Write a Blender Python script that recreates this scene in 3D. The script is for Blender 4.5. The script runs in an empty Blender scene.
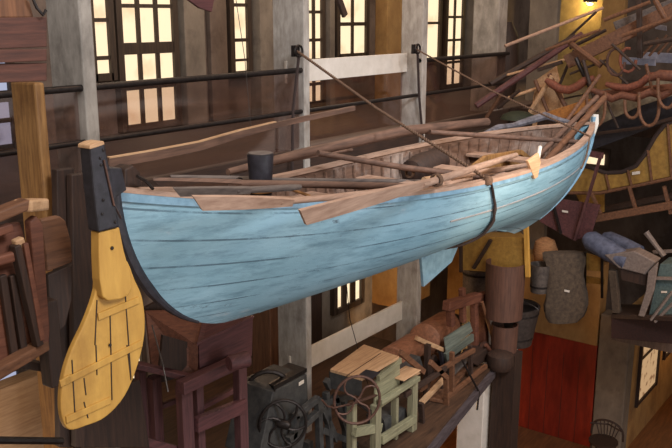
import bpy, math, random
from mathutils import Vector as V, Matrix
random.seed(7)
C = bpy.context.scene.collection
# ---------------------------------------------------------------- camera
FPX = 850.0; EYE = 9.0
PITCH = math.atan(209/850.0); YAW = math.radians(36.4)
cp, sp = math.cos(PITCH), math.sin(PITCH)
FW = V((cp*math.cos(YAW), cp*math.sin(YAW), -sp)); RT = V((math.sin(YAW), -math.cos(YAW), 0)); UP = RT.cross(FW)
cam = bpy.data.cameras.new('camera'); cam.sensor_width = 36; cam.lens = 36*FPX/672; cam.clip_end = 200
co = bpy.data.objects.new('camera', cam); C.objects.link(co); co.location = (0, 0, EYE)
co.rotation_euler = Matrix((RT, UP, -FW)).transposed().to_euler()
bpy.context.scene.camera = co
# ---------------------------------------------------------------- world, light, exposure
w = bpy.data.worlds.new('world'); bpy.context.scene.world = w; w.use_nodes = True
w.node_tree.nodes['Background'].inputs[0].default_value = (1.0, 0.84, 0.72, 1)
w.node_tree.nodes['Background'].inputs[1].default_value = 0.42
vs = bpy.context.scene.view_settings
vs.view_transform = 'Standard'; vs.look = 'None'; vs.gamma = 1; vs.exposure = 0.0
def light(kind, loc, target, power, col, size=0.5, angle=50, blend=.6):
    l = bpy.data.lights.new('gallery_or_fill_light', kind); l.energy = power; l.color = col
    if kind == 'AREA': l.size = size
    else: l.shadow_soft_size = size
    if kind == 'SPOT': l.spot_size = math.radians(angle); l.spot_blend = blend
    o = bpy.data.objects.new('gallery_or_fill_light', l); C.objects.link(o); o.location = loc
    o.rotation_euler = (V(target)-V(loc)).to_track_quat('-Z', 'Y').to_euler()
    return o
light('AREA', (2.0, -3.5, 14.0), (6.5, 4.4, 7.2), 900, (0.96, 0.96, 1.0), 2.5)            # broad neutral light onto the boat, for its spotlight
light('SPOT', (8.5, -1.5, 13.5), (9.6, 4.2, 7.2), 1900, (0.94, 0.96, 1.0), .4, 45)      # brighter towards the bow
light('SPOT', (0.6, 1.0, 12.5), (3.3, 4.6, 7.3), 330, (1.0, 0.78, 0.5), .25, 42)          # warm on the rudder head and left post
light('AREA', (9.5, 4.5, 14.5), (10.0, 4.5, 7), 160, (1.0, 0.62, 0.38), 2.0)              # warm from above onto the boat's inside
light('SPOT', (0.5, 3.2, 12.0), (7.5, 7.2, 8.6), 420, (0.88, 0.94, 1.0), .3, 60)       # concrete columns
light('SPOT', (16.0, 1.0, 13.0), (14.6, 4.8, 7.6), 420, (1.0, 0.55, 0.28), .4, 60)        # tools on the end gallery
light('POINT', (13.4, 8.2, 11.5), (0, 0, 0), 110, (1.0, 0.72, 0.42), .3)                    # upper gallery, ochre pier
light('POINT', (8.0, 8.3, 11.0), (0, 0, 0), 55, (1.0, 0.78, 0.56), .3)
light('POINT', (10.4, 8.2, 10.2), (0, 0, 0), 35, (1.0, 0.72, 0.45), .3)
light('SPOT', (12.6, 7.4, 5.6), (13.5, 8.6, 4.1), 110, (1.0, 0.66, 0.30), .1, 62)                   # lower gallery lamp
light('POINT', (8.9, 8.2, 5.4), (0, 0, 0), 30, (1.0, 0.65, 0.4), .2)
light('SPOT', (6.5, 1.0, 8.2), (9.6, 6.2, 4.5), 400, (1.0, 0.74, 0.5), .3, 60)          # machines
light('POINT', (12.6, 8.2, 1.8), (0, 0, 0), 90, (1.0, 0.5, 0.14), .2)
light('SPOT', (12.0, 1.0, 6.8), (16.6, 5.5, 1.5), 150, (1.0, 0.55, 0.25), .3, 50)         # red door
light('POINT', (19.5, 3.6, 2.2), (0, 0, 0), 35, (1.0, 0.55, 0.2), .2)
light('SPOT', (11.0, -1.0, 8.0), (14.6, 4.3, 5.2), 220, (1.0, 0.62, 0.35), .4, 60)        # sleigh and seats
light('AREA', (5.5, -3.0, 6.5), (8.0, 4.0, 7.2), 170, (0.90, 0.95, 1.0), 3.0)              # added cool fill from low on the camera side, for the lower hull
# ---------------------------------------------------------------- helpers
def P(x, y, X=None, Y=None, Z=None, T=None):
    d = FW + RT*((x-336)/FPX) + UP*((224-y)/FPX)
    if X is not None: t = X/d.x
    elif Y is not None: t = Y/d.y
    elif Z is not None: t = (Z-EYE)/d.z
    else: t = T
    return V((0, 0, EYE)) + d*t
class MB:
    def __init__(s): s.v = []; s.f = []; s.uv = None
    def add(s, vs_, fs): n = len(s.v); s.v += [V(a) for a in vs_]; s.f += [tuple(i+n for i in f) for f in fs]; return s
    def box(s, a, b):
        x0, y0, z0 = a; x1, y1, z1 = b
        return s.add([(x0,y0,z0),(x1,y0,z0),(x1,y1,z0),(x0,y1,z0),(x0,y0,z1),(x1,y0,z1),(x1,y1,z1),(x0,y1,z1)],
                     [(0,3,2,1),(4,5,6,7),(0,1,5,4),(1,2,6,5),(2,3,7,6),(3,0,4,7)])
    def beam(s, p, q, wd, ht, up=(0,0,1), w2=None, h2=None):
        p, q = V(p), V(q); d = (q-p).normalized(); u = V(up)
        if abs(d.dot(u)) > .98: u = V((0, 1, 0))
        sd = d.cross(u).normalized(); u = sd.cross(d)
        w2 = wd if w2 is None else w2; h2 = ht if h2 is None else h2
        vv = []
        for c, a, b in ((p, wd/2, ht/2), (q, w2/2, h2/2)):
            vv += [c-sd*a-u*b, c+sd*a-u*b, c+sd*a+u*b, c-sd*a+u*b]
        return s.add(vv, [(0,1,2,3),(7,6,5,4),(0,4,5,1),(1,5,6,2),(2,6,7,3),(3,7,4,0)])
    def tube(s, pts, r, n=8, closed=False):
        pts = [V(a) for a in pts]; m = len(pts); rs = r if isinstance(r, (list, tuple)) else [r]*m
        vv = []; u = None
        for i, c in enumerate(pts):
            a = pts[(i-1) % m] if (closed or i > 0) else c; b = pts[(i+1) % m] if (closed or i < m-1) else c
            d = (b-a).normalized()
            if u is None: u = d.orthogonal().normalized()
            u = (u - d*u.dot(d)).normalized(); sd = d.cross(u)
            for k in range(n):
                t = 2*math.pi*k/n; vv.append(c + (u*math.cos(t)+sd*math.sin(t))*rs[i])
        ff = []
        for i in range(m if closed else m-1):
            j = (i+1) % m
            for k in range(n): ff.append((i*n+k, i*n+(k+1) % n, j*n+(k+1) % n, j*n+k))
        if not closed: ff += [tuple(range(n-1, -1, -1)), tuple((m-1)*n+k for k in range(n))]
        return s.add(vv, ff)
    def prism(s, poly, off):
        poly = [V(a) for a in poly]; n = len(poly); off = V(off)
        return s.add(poly+[a+off for a in poly], [tuple(range(n-1, -1, -1)), tuple(range(n, 2*n))]+[(i, (i+1) % n, n+(i+1) % n, n+i) for i in range(n)])
    def lathe(s, base, axis, prof, n=20):
        base = V(base); ax = V(axis).normalized(); u = ax.orthogonal().normalized(); sd = ax.cross(u); vv = []; ff = []
        for r, h in prof:
            for k in range(n):
                t = 2*math.pi*k/n; vv.append(base+ax*h+(u*math.cos(t)+sd*math.sin(t))*max(r, 1e-4))
        for i in range(len(prof)-1):
            for k in range(n): ff.append((i*n+k, i*n+(k+1) % n, (i+1)*n+(k+1) % n, (i+1)*n+k))
        ff += [tuple(range(n-1, -1, -1)), tuple((len(prof)-1)*n+k for k in range(n))]
        return s.add(vv, ff)
    def grid(s, rows):
        m = len(rows); n = len(rows[0])
        return s.add([p for r in rows for p in r], [(i*n+j, i*n+j+1, (i+1)*n+j+1, (i+1)*n+j) for i in range(m-1) for j in range(n-1)])
    def rope(s, pts, r, pitch=.06, n=6):
        # two strands laid round one another along a polyline
        pts = [V(a) for a in pts]; dense = []
        for a, b in zip(pts[:-1], pts[1:]):
            k = max(2, int((b-a).length/(pitch/4))); dense += [a.lerp(b, i/k) for i in range(k)]
        dense.append(pts[-1]); L = 0
        for ph in (0, math.pi):
            out = []; L = 0
            for i, c in enumerate(dense):
                if i: L += (c-dense[i-1]).length
                d = (dense[min(i+1, len(dense)-1)]-dense[max(i-1, 0)]).normalized(); u = d.orthogonal().normalized(); q = d.cross(u)
                t = 2*math.pi*L/pitch+ph; out.append(c+(u*math.cos(t)+q*math.sin(t))*r*.55)
            s.tube(out, r*.62, n)
        return s
def root_loc(o): return V(o.location) if o.parent is None else V(o.location)+root_loc(o.parent)
def obj(name, mb, mat, parent=None, bev=0, smooth=False, label=None):
    if parent is not None: o0 = root_loc(parent)
    else:
        xs = [v.x for v in mb.v]; ys = [v.y for v in mb.v]; zs = [v.z for v in mb.v]
        o0 = V(((min(xs)+max(xs))/2, (min(ys)+max(ys))/2, min(zs)))
    me = bpy.data.meshes.new(name); me.from_pydata([v-o0 for v in mb.v], [], mb.f); me.update()
    import bmesh
    bm = bmesh.new(); bm.from_mesh(me); bmesh.ops.recalc_face_normals(bm, faces=bm.faces); bm.to_mesh(me); bm.free()
    if mb.uv:
        l = me.uv_layers.new(name='UVMap')
        for lp in me.loops: l.data[lp.index].uv = mb.uv[lp.vertex_index]
    me.materials.append(mat); o = bpy.data.objects.new(name, me); C.objects.link(o)
    if parent is not None: o.parent = parent
    else: o.location = o0
    if smooth:
        for p in me.polygons: p.use_smooth = True
        md = o.modifiers.new('split', 'EDGE_SPLIT'); md.split_angle = math.radians(40)
    if bev:
        md = o.modifiers.new('bevel', 'BEVEL'); md.width = bev; md.segments = 2; md.limit_method = 'ANGLE'
    if label: o['label'] = label
    return o
def thing(name, label, cat, loc, group=None):
    o = bpy.data.objects.new(name, None); C.objects.link(o); o.location = loc; o.empty_display_size = .1
    o['label'] = label; o['category'] = cat
    if group: o['group'] = group
    return o
def tag(o, label, cat, group=None):
    o['label'] = label; o['category'] = cat
    if group: o['group'] = group
    return o
def struct(name, mb, mat, bev=0):
    o = obj(name, mb, mat, None, bev); o['kind'] = 'structure'; return o
# ---------------------------------------------------------------- materials
def hx(r, g, b):
    f = lambda c: ((c/255+.055)/1.055)**2.4 if c > 10 else c/255/12.92
    return (f(r), f(g), f(b), 1)
def mat(name, c1, c2=None, scale=(3, 3, 3), rough=.7, nscale=4, c3=None, stain=.0, metal=0, bump=.15, detail=6):
    m = bpy.data.materials.new(name); m.use_nodes = True; nt = m.node_tree; nd = nt.nodes; lk = nt.links
    b = nd['Principled BSDF']; b.inputs['Roughness'].default_value = rough; b.inputs['Metallic'].default_value = metal
    tc = nd.new('ShaderNodeTexCoord'); mp = nd.new('ShaderNodeMapping'); mp.inputs['Scale'].default_value = scale
    lk.new(tc.outputs['Object'], mp.inputs[0])
    n = nd.new('ShaderNodeTexNoise'); n.inputs['Scale'].default_value = nscale; n.inputs['Detail'].default_value = detail; n.inputs['Roughness'].default_value = .65
    lk.new(mp.outputs[0], n.inputs[0])
    r = nd.new('ShaderNodeValToRGB'); r.color_ramp.elements[0].position = .3; r.color_ramp.elements[1].position = .7
    r.color_ramp.elements[0].color = c2 or tuple(c*.6 for c in c1[:3])+(1,); r.color_ramp.elements[1].color = c1
    lk.new(n.outputs[0], r.inputs[0]); out = r.outputs[0]
    if c3:
        n2 = nd.new('ShaderNodeTexNoise'); n2.inputs['Scale'].default_value = 1.6; n2.inputs['Detail'].default_value = 8; n2.inputs['Roughness'].default_value = .7
        lk.new(tc.outputs['Object'], n2.inputs[0])
        r2 = nd.new('ShaderNodeValToRGB'); r2.color_ramp.elements[0].position = .52; r2.color_ramp.elements[1].position = .72
        r2.color_ramp.elements[0].color = (0,0,0,1); r2.color_ramp.elements[1].color = (stain,)*3+(1,)
        lk.new(n2.outputs[0], r2.inputs[0])
        mx = nd.new('ShaderNodeMix'); mx.data_type = 'RGBA'; lk.new(r2.outputs[0], mx.inputs[0]); lk.new(out, mx.inputs[6]); mx.inputs[7].default_value = c3
        out = mx.outputs[2]
    lk.new(out, b.inputs['Base Color'])
    if bump:
        bp = nd.new('ShaderNodeBump'); bp.inputs['Strength'].default_value = bump; bp.inputs['Distance'].default_value = .02
        lk.new(n.outputs[0], bp.inputs['Height']); lk.new(bp.outputs[0], b.inputs['Normal'])
    return m
GX, GZ, GY = (1, 12, 12), (12, 12, 1), (12, 1, 12)
def wood(name, c1, c2, g=GX, rough=.65, **k): return mat(name, c1, c2, g, rough, nscale=2.5, **k)
def emit(name, c, s, var=None, scale=3):
    m = bpy.data.materials.new(name); m.use_nodes = True; nt = m.node_tree; nd = nt.nodes; lk = nt.links
    b = nd['Principled BSDF']; b.inputs['Base Color'].default_value = (.05,.05,.05,1); b.inputs['Emission Strength'].default_value = s; b.inputs['Emission Color'].default_value = c
    if var:
        tc = nd.new('ShaderNodeTexCoord'); n = nd.new('ShaderNodeTexNoise'); n.inputs['Scale'].default_value = scale; n.inputs['Detail'].default_value = 3
        r = nd.new('ShaderNodeValToRGB'); r.color_ramp.elements[0].position = .34; r.color_ramp.elements[1].position = .46
        r.color_ramp.elements[0].color = var; r.color_ramp.elements[1].color = c
        lk.new(tc.outputs['Object'], n.inputs[0]); lk.new(n.outputs[0], r.inputs[0]); lk.new(r.outputs[0], b.inputs['Emission Color'])
    return m
concrete = mat('concrete', hx(172,164,154), hx(118,112,104), (2, 2, .8), .9, nscale=3, c3=hx(92,84,76), stain=.8)
conc_w = mat('concrete_whitewashed', hx(190,184,176), hx(140,132,124), (3, 3, 1), .9, nscale=3, c3=hx(118,106,94), stain=.7)
plaster = mat('plaster_brown', hx(124,108,96), hx(86,72,64), (1, 1, .5), .95, nscale=2, c3=hx(66,52,42), stain=.8)
ochre = mat('plaster_ochre', hx(176,138,84), hx(134,98,56), (1, 1, .6), .9, nscale=2.5, c3=hx(110,82,52), stain=.6)
grey_pl = mat('plaster_grey', hx(136,124,110), hx(98,88,78), (1, 1, .5), .95, nscale=2.5, c3=hx(70,62,56), stain=.7)
yel_wall = mat('plaster_yellow', hx(150,126,78), hx(112,90,52), (1,1,1), .9)
dk_wood = wood('dark_wood', hx(64,44,34), hx(34,24,20), GZ)
dk_woodx = wood('dark_wood_lengthwise', hx(70,50,40), hx(38,28,24), GX)
br_wood = wood('brown_wood', hx(126,84,56), hx(82,52,34), GZ)
br_woodx = wood('brown_wood_lengthwise', hx(126,86,60), hx(80,52,36), GX)
red_wood = wood('red_stained_wood', hx(124,78,58), hx(82,46,34), GX, c3=hx(56,32,26), stain=.6)
gold_wood = wood('golden_wood', hx(166,124,72), hx(112,76,42), GZ, c3=hx(80,54,34), stain=.6)
tan_wood = wood('tan_wood', hx(206,170,132), hx(166,128,94), GX, c3=hx(120,88,62), stain=.4)
oar_wood = wood('oar_wood', hx(184,154,134), hx(146,116,98), GX, c3=hx(110,84,68), stain=.5)
spar_wood = wood('spar_wood', hx(122,92,76), hx(78,58,48), GX, c3=hx(50,36,30), stain=.5)
grey_wood = wood('grey_weathered_wood', hx(112,102,96), hx(72,64,62), GX)
black_paint = mat('black_paint', hx(48,46,54), hx(24,23,28), (4,4,4), .5, c3=hx(80,74,72), stain=.4)
yellow_paint = mat('yellow_paint', hx(196,152,72), hx(170,126,54), (6, 6, 1.2), .55, nscale=2, c3=hx(120,82,34), stain=.5)
mustard = mat('mustard_paint', hx(164,128,60), hx(126,94,42), (3,3,3), .6, c3=hx(90,62,22), stain=.4)
maroon = wood('maroon_paint', hx(104,62,62), hx(66,38,40), GX, c3=hx(44,28,28), stain=.5)
maroonz = wood('maroon_paint_upright', hx(104,66,66), hx(66,40,42), GZ)
charcoal = mat('charcoal_paint', hx(74,74,72), hx(46,46,48), (3,3,3), .6)
sage = wood('sage_paint', hx(156,154,124), hx(112,110,88), GX, c3=hx(80,70,54), stain=.5)
sagez = wood('sage_paint_upright', hx(150,146,118), hx(108,104,84), GZ)
gr_green = wood('grey_green_paint', hx(104,112,102), hx(70,76,70), GX)
iron = mat('dark_iron', hx(58,52,50), hx(34,30,30), (5,5,5), .45, metal=.6)
rust = mat('rusty_iron', hx(104,74,62), hx(66,46,40), (5,5,5), .6, metal=.3)
rope_m = mat('rope', hx(120,92,72), hx(74,56,44), (20,20,20), .95)
dk_rope = mat('dark_strap', hx(66,50,46), hx(38,30,28), (20,20,20), .9)
white_paint = mat('white_paint', hx(224,216,206), hx(204,196,184), (1,1,1), .7)
red_door_m = wood('red_door_paint', hx(150,44,22), hx(108,28,14), (3,3,.6), rough=.5)
red_yoke = wood('red_yoke_paint', hx(138,80,60), hx(92,50,38), GX)
sack_m = mat('sackcloth', hx(88,74,60), hx(56,46,38), (4,4,4), .95)
basket_m = mat('basket_straw', hx(176,128,84), hx(116,78,50), (3,3,20), .9)
tin = mat('tin', hx(120,112,106), hx(76,70,68), (3,3,3), .45, metal=.6)
bluegrey = mat('blue_grey_leather', hx(104,112,136), hx(68,74,94), (3,3,3), .6)
greypaint = wood('grey_paint', hx(132,120,114), hx(96,86,82), GX)
teal = wood('teal_paint', hx(88,108,108), hx(58,74,76), GX)
frame_m = wood('window_frame_wood', hx(74,58,44), hx(44,34,28), GZ)
glow = emit('daylit_window', (1.0, .78, .50, 1), 1.2, (.84,.58,.34,1), 1.6)
glow2 = emit('daylit_window_orange', (1.0, .62, .32, 1), .5, (.3, .12, .05, 1), 5)
coolglow = emit('cool_window', hx(150,155,178), 1.3, hx(96,96,116), 2)
def glassmat():
    m = bpy.data.materials.new('parapet_glass'); m.use_nodes = True; nt = m.node_tree; nd = nt.nodes; lk = nt.links
    nd.remove(nd['Principled BSDF']); t = nd.new('ShaderNodeBsdfTransparent'); t.inputs[0].default_value = (.84,.76,.74,1)
    g = nd.new('ShaderNodeBsdfGlossy'); g.inputs['Roughness'].default_value = .08; g.inputs[0].default_value = (.8,.8,.85,1)
    mx = nd.new('ShaderNodeMixShader'); mx.inputs[0].default_value = .12
    lk.new(t.outputs[0], mx.inputs[1]); lk.new(g.outputs[0], mx.inputs[2]); lk.new(mx.outputs[0], nd['Material Output'].inputs[0]); return m
glass = glassmat()
def hull_material():
    m = bpy.data.materials.new('hull_blue_paint'); m.use_nodes = True; nt = m.node_tree; nd = nt.nodes; lk = nt.links
    b = nd['Principled BSDF']; b.inputs['Roughness'].default_value = .55
    uv = nd.new('ShaderNodeUVMap'); sx = nd.new('ShaderNodeSeparateXYZ'); lk.new(uv.outputs[0], sx.inputs[0])
    tc = nd.new('ShaderNodeTexCoord')
    def math_(op, a, bb=None, c=None):
        n = nd.new('ShaderNodeMath'); n.operation = op
        for i, q in enumerate((a, bb, c)):
            if q is None: continue
            if isinstance(q, (int, float)): n.inputs[i].default_value = q
            else: lk.new(q, n.inputs[i])
        return n.outputs[0]
    def noise(scale, mpscale, det=8, ro=.7):
        mp = nd.new('ShaderNodeMapping'); mp.inputs['Scale'].default_value = mpscale; lk.new(tc.outputs['Object'], mp.inputs[0])
        n = nd.new('ShaderNodeTexNoise'); n.inputs['Scale'].default_value = scale; n.inputs['Detail'].default_value = det; n.inputs['Roughness'].default_value = ro
        lk.new(mp.outputs[0], n.inputs[0]); return n.outputs[0]
    def ramp(inp, p0, p1, c0, c1):
        r = nd.new('ShaderNodeValToRGB'); r.color_ramp.elements[0].position = p0; r.color_ramp.elements[1].position = p1
        r.color_ramp.elements[0].color = c0; r.color_ramp.elements[1].color = c1; lk.new(inp, r.inputs[0]); return r.outputs[0]
    def mix(fac, a, bb):
        n = nd.new('ShaderNodeMix'); n.data_type = 'RGBA'
        lk.new(fac, n.inputs[0]) if not isinstance(fac, float) else setattr(n.inputs[0], 'default_value', fac)
        for i, q in ((6, a), (7, bb)):
            if isinstance(q, tuple): n.inputs[i].default_value = q
            else: lk.new(q, n.inputs[i])
        return n.outputs[2]
    BK, WH = (0,0,0,1), (1,1,1,1)
    base = ramp(noise(1.3, (.6, 1, 1.5)), .3, .7, hx(110,149,166), hx(138,172,187))
    streak = ramp(noise(2.6, (.6, 2, 5), 12, .75), .48, .66, BK, (.75,.75,.75,1))
    col = mix(streak, base, hx(84,118,134))
    pale = ramp(noise(1.1, (.8, 1, 2)), .62, .78, BK, (.6,.6,.6,1))
    col = mix(pale, col, hx(202,196,194))
    # plank seams: dark lines along the strakes, broken up by noise
    fr = math_('FRACT', math_('MULTIPLY', sx.outputs[1], 8.0))
    line = math_('LESS_THAN', math_('ABSOLUTE', math_('SUBTRACT', fr, .5)), .035)
    brk = ramp(noise(1.7, (1, 1, 1)), .40, .55, BK, WH)
    seam = math_('MULTIPLY', line, brk)
    col = mix(math_('MULTIPLY', seam, .75), col, hx(52,74,88))
    # chips of missing paint
    chip = ramp(noise(8, (.8, 1, 2.2), 10, .8), .60, .65, BK, (.8,.8,.8,1))
    zone = ramp(noise(1.1, (.8, 1, 1.6), 2), .46, .58, BK, WH)
    col = mix(math_('MULTIPLY', chip, zone), col, hx(54,62,70))
    lk.new(col, b.inputs['Base Color'])
    bp = nd.new('ShaderNodeBump'); bp.inputs['Strength'].default_value = .5; bp.inputs['Distance'].default_value = .012
    lk.new(math_('SUBTRACT', noise(4, (.6, 1, 3)), math_('MULTIPLY', seam, 1.0)), bp.inputs['Height']); lk.new(bp.outputs[0], b.inputs['Normal'])
    return m
hull_m = hull_material()
blue = mat('blue_trim_paint', hx(130,166,188), hx(100,136,158), (3,3,3), .55, c3=hx(80,76,74), stain=.7)
# ================================================================ SETTING
struct('floor', MB().box((-3, -6, -.1), (26, 12, 0)), mat('floor_boards', hx(134,86,50), hx(90,56,34), (.6,6,1), .6))
struct('wall_back', MB().box((-3, 10, 0), (26, 10.3, 15)), plaster)
struct('wall_end', MB().box((24, -6, 0), (24.3, 10, 15)), plaster)
# upper gallery floor and lower gallery floor
fl_m = mat('gallery_floor', hx(112,96,88), hx(74,62,58), (.5,6,1), .7)
struct('floor_upper_gallery', MB().box((0, 7.0, 7.05), (24, 10, 7.25)), fl_m)
e0 = P(430, 448, Z=3.1); e1 = P(491, 373, Z=3.1); sl_ = (e1.y-e0.y)/(e1.x-e0.x); yl = e0.y+(4.5-e0.x)*sl_
struct('floor_lower_gallery', MB().prism([(4.5,yl,3.08),(e1.x,e1.y,3.08),(e1.x,10,3.08),(4.5,10,3.08)], (0,0,.12)), mat('lower_floor', hx(92,66,48), hx(54,38,28), (.6,5,1), .6))
struct('floor_upper_end', MB().box((15.0, -6, 7.05), (24, 6.98, 7.25)), fl_m)
struct('floor_lower_end', MB().box((15.2, -6, 3.05), (24, 4.75, 3.25)), fl_m)
struct('trim_1', MB().beam((4.5,yl-.03,3.1), (e1.x,e1.y-.03,3.1), .1, .12), mat('deck_edge', hx(92,84,88), hx(56,48,50), (1,8,8), .5))
struct('trim_2', MB().box((0, 6.93, 7.0), (24, 7.0, 7.28)), dk_woodx)
struct('trim_3', MB().box((14.9, -6, 6.95), (15.0, 6.9, 7.3)), dk_wood)
def col_at(xl, xr, y, Yf, d): return P(xl, y, Y=Yf+d).x, P(xr, y, Y=Yf).x
def column(xl, xr, y, m=concrete, Yf=7.0, d=.42, z0=0, z1=15, name='concrete_column'):
    a, b = P(xl, y, Y=Yf+d).x, P(xr, y, Y=Yf-.1).x; o = struct(name, MB().box((a, Yf-.1, z0), (b, Yf+d, z1)), m, .015); return a, b
A = column(48, 94, 40, concrete)
B = column(279, 304, 60, conc_w)
Cc = column(405.5, 422.5, 60, conc_w, d=.3)
D = column(481, 498, 40, concrete, Yf=7.1)
Ee = column(528, 559, 40, grey_pl, Yf=7.0, d=.5)
Ff = column(603, 622, 40, ochre, Yf=6.4, d=.4, z0=7.25)
column(457, 492, 420, white_paint, Yf=6.1, d=.4, z0=0, z1=3.02)
# piers of the back wall, between the windows
def pier(xl, xr, y, m, Yf=9.6, z0=7.25, z1=15):
    a = P(xl, y, Y=10).x; b = P(xr, y, Y=Yf).x; struct('wall_pier', MB().box((a, Yf, z0), (b, 10, z1)), m, .01)
pier(177, 206, 60, grey_pl, 9.8); pier(207, 228, 60, plaster, 9.9); pier(250, 290, 60, grey_pl, 9.75)
pier(322, 335, 40, grey_pl, 9.8); pier(375, 408, 40, ochre, 9.7); pier(464, 482, 40, grey_pl, 9.7)
pier(375, 402, 300, ochre, 8.6, 3.2, 7.05)
struct('wall_pier', MB().box((P(308,300,Y=8.6).x, 8.6, 3.2), (P(322,300,Y=8.6).x, 8.8, 7.05)), dk_wood)
# yellow lit wall behind the tools, dark wall beside it
a = P(560, 30, X=21); b = P(604, 30, X=21)
struct('wall_yellow', MB().box((21, b.y-.1, 7.25), (21.2, a.y+.2, 14)), yel_wall)
wn = [0]
def window(xl, xr, yb, cols, rows, ytop=-60, m=glow, Yw=9.93, yref=40, mu=.034):
    wn[0] += 1
    a = P(xl, yref, Y=Yw).x; b = P(xr, yref, Y=Yw).x; xm = (xl+xr)/2
    z0 = P(xm, yb, Y=Yw).z; z1 = P(xm, ytop, Y=Yw).z
    f = MB(); t = .07
    f.box((a-t, Yw-.06, z0-t), (a+t*.5, Yw+.06, z1+t)); f.box((b-t*.5, Yw-.06, z0-t), (b+t, Yw+.06, z1+t))
    f.box((a, Yw-.06, z0-t), (b, Yw+.06, z0+t*.5)); f.box((a, Yw-.06, z1), (b, Yw+.06, z1+t))
    for i in range(1, cols):
        x = a+(b-a)*i/cols; f.box((x-mu, Yw-.04, z0), (x+mu, Yw+.03, z1))
    for yy, th in rows:
        z = P(xm, yy, Y=Yw).z; f.box((a, Yw-.045, z-th*1.4), (b, Yw+.035, z+th*1.4))
    o = obj('window_%d' % wn[0], f, frame_m); o['kind'] = 'structure'
    obj('pane', MB().box((a, Yw-.005, z0), (b, Yw+.01, z1)), m, o)
window(91, 109, 76, 1, [(20, .02), (58, .02), (-15, .02)])
window(119, 173, 125, 3, [(6, .02), (48, .06), (86, .03), (-30, .02)])
window(231, 247, 73, 1, [(5, .02), (40, .02), (60, .015)])
window(304, 321, 103, 2, [(12, .02), (40, .02), (60, .02), (84, .02)])
window(337, 365, 55, 2, [(24, .025)])
window(423, 438, 60, 1, [(23, .02)])
window(445, 461, 85, 2, [(17, .02), (40, .02), (62, .02)])
pa_, pb2 = P(300, 300, Y=8.8).x, P(372, 300, Y=8.8).x
struct('wall_lower_partition', MB().box((pa_, 8.8, 3.2), (pb2, 8.95, 7.05)), grey_pl)
window(334, 360, 305, 3, [(250, .0)], 262, glow, 8.76, 290, .075)
window(-40, 14, 196, 1, [(100, .03), (122, .02), (150, .03), (175, .03)], 60, coolglow, 9.9, 140)
window(118, 140, 402, 1, [(330, .04), (370, .04)], 285, glow, 9.9, 340)
window(-10, 18, 384, 1, [(372, .02)], 352, coolglow, 9.9, 370)
# ground level: red door, pier, side wall with a window
a = P(516, 400, X=16.6); b = P(594, 400, X=16.6)
o = struct('door_1', MB().box((16.55, b.y, 0), (16.62, a.y, P(555,336,X=16.55).z)), red_door_m, .01)
dp = MB()
for k in range(1, 5):
    y = b.y+(a.y-b.y)*k/5; dp.box((16.545, y-.004, 0), (16.552, y+.004, 2.0))
obj('board_joint', dp, dk_wood, o)
b2 = P(626, 400, X=16.6)
struct('wall_ground_end', MB().box((16.5, b2.y, 0), (16.9, b.y-.03, 3.05)), grey_pl, .03)
dz_ = P(555,336,X=16.55).z
struct('wall_ground_beam', MB().box((16.5, b.y, dz_), (16.9, 9, 4.05)), ochre, .02)
struct('trim_5', MB().box((16.5, a.y, 0), (16.6, a.y+.14, dz_)), white_paint)  # door frame; its lit brightness is put into the white
struct('wall_ground_side', MB().box((16.9, b2.y, 0), (24, b2.y+.3, 3.05)), ochre)
x0 = P(636, 400, Y=b2.y).x; x1 = P(655, 372, Y=b2.y).x
o = obj('window_12', MB().box((x0-.08, b2.y-.06, .85), (x0, b2.y+.02, 3.0)).box((x1, b2.y-.06, .85), (x1+.08, b2.y+.02, 3.0)).box((x0, b2.y-.05, .85), (x1, b2.y, .93))
        .box((x0, b2.y-.05, 1.9), (x1, b2.y, 1.95)), dk_wood); o['kind'] = 'structure'
obj('pane', MB().box((x0, b2.y-.02, .93), (x1, b2.y-.01, 3.0)), glow2, o)
x2 = P(664, 350, Y=b2.y).x
o = obj('window_13', MB().box((x2-.08, b2.y-.06, 1.3), (x2, b2.y+.02, 3.0)).box((x2, b2.y-.05, 1.3), (x2+1.5, b2.y, 1.38)), dk_wood); o['kind'] = 'structure'
obj('pane', MB().box((x2, b2.y-.02, 1.38), (x2+1.5, b2.y-.01, 3.0)), glow2, o)
# ---------------------------------------------------------------- gallery railings
def railing(x0, x1, label, top=True):
    gy = 6.99 if top else 7.26
    t = thing('gallery_railing', label, 'railing', (x0, 6.96, 7.28), 'railings of the upper gallery')
    if top: obj('top_rail', MB().tube([(x0, 6.95, 8.31), (x1, 6.95, 8.31)], .035, 10), iron, t, smooth=True)
    obj('lower_rail', MB().tube([(x0, 6.95, 7.78), (x1, 6.95, 7.78)], .028, 10), iron, t, smooth=True)
    obj('glass_panel', MB().box((x0+.02, gy, 7.3), (x1-.02, gy+.01, 8.28)), glass, t)
railing(A[1], B[0], 'iron gallery railing with glass between the left grey column and the whitewashed column')
railing(B[1], Cc[0], 'single iron rail with glass below the upper white board', False)
railing(Cc[1], D[0], 'iron gallery railing with glass right of the second whitewashed column')
railing(1.5, A[0], 'iron gallery railing left of the leftmost grey column')
def board(z0, z1, yo, label, wire=False):
    yo = 7.18
    return tag(obj('rail_board', MB().box((B[1]-.01, yo, z0), (Cc[0]+.01, yo+.04, z1), ), white_paint, None, .004), label, 'board', 'white boards between the columns')
board(P(303, 82, Y=7.18).z, P(303, 60, Y=7.18).z, 6.93, 'white painted board joining the two whitewashed columns above the boat')
board(P(310, 368, Y=7.18).z, P(310, 347, Y=7.18).z, 6.9, 'white painted board between the columns below the boat')

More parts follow.
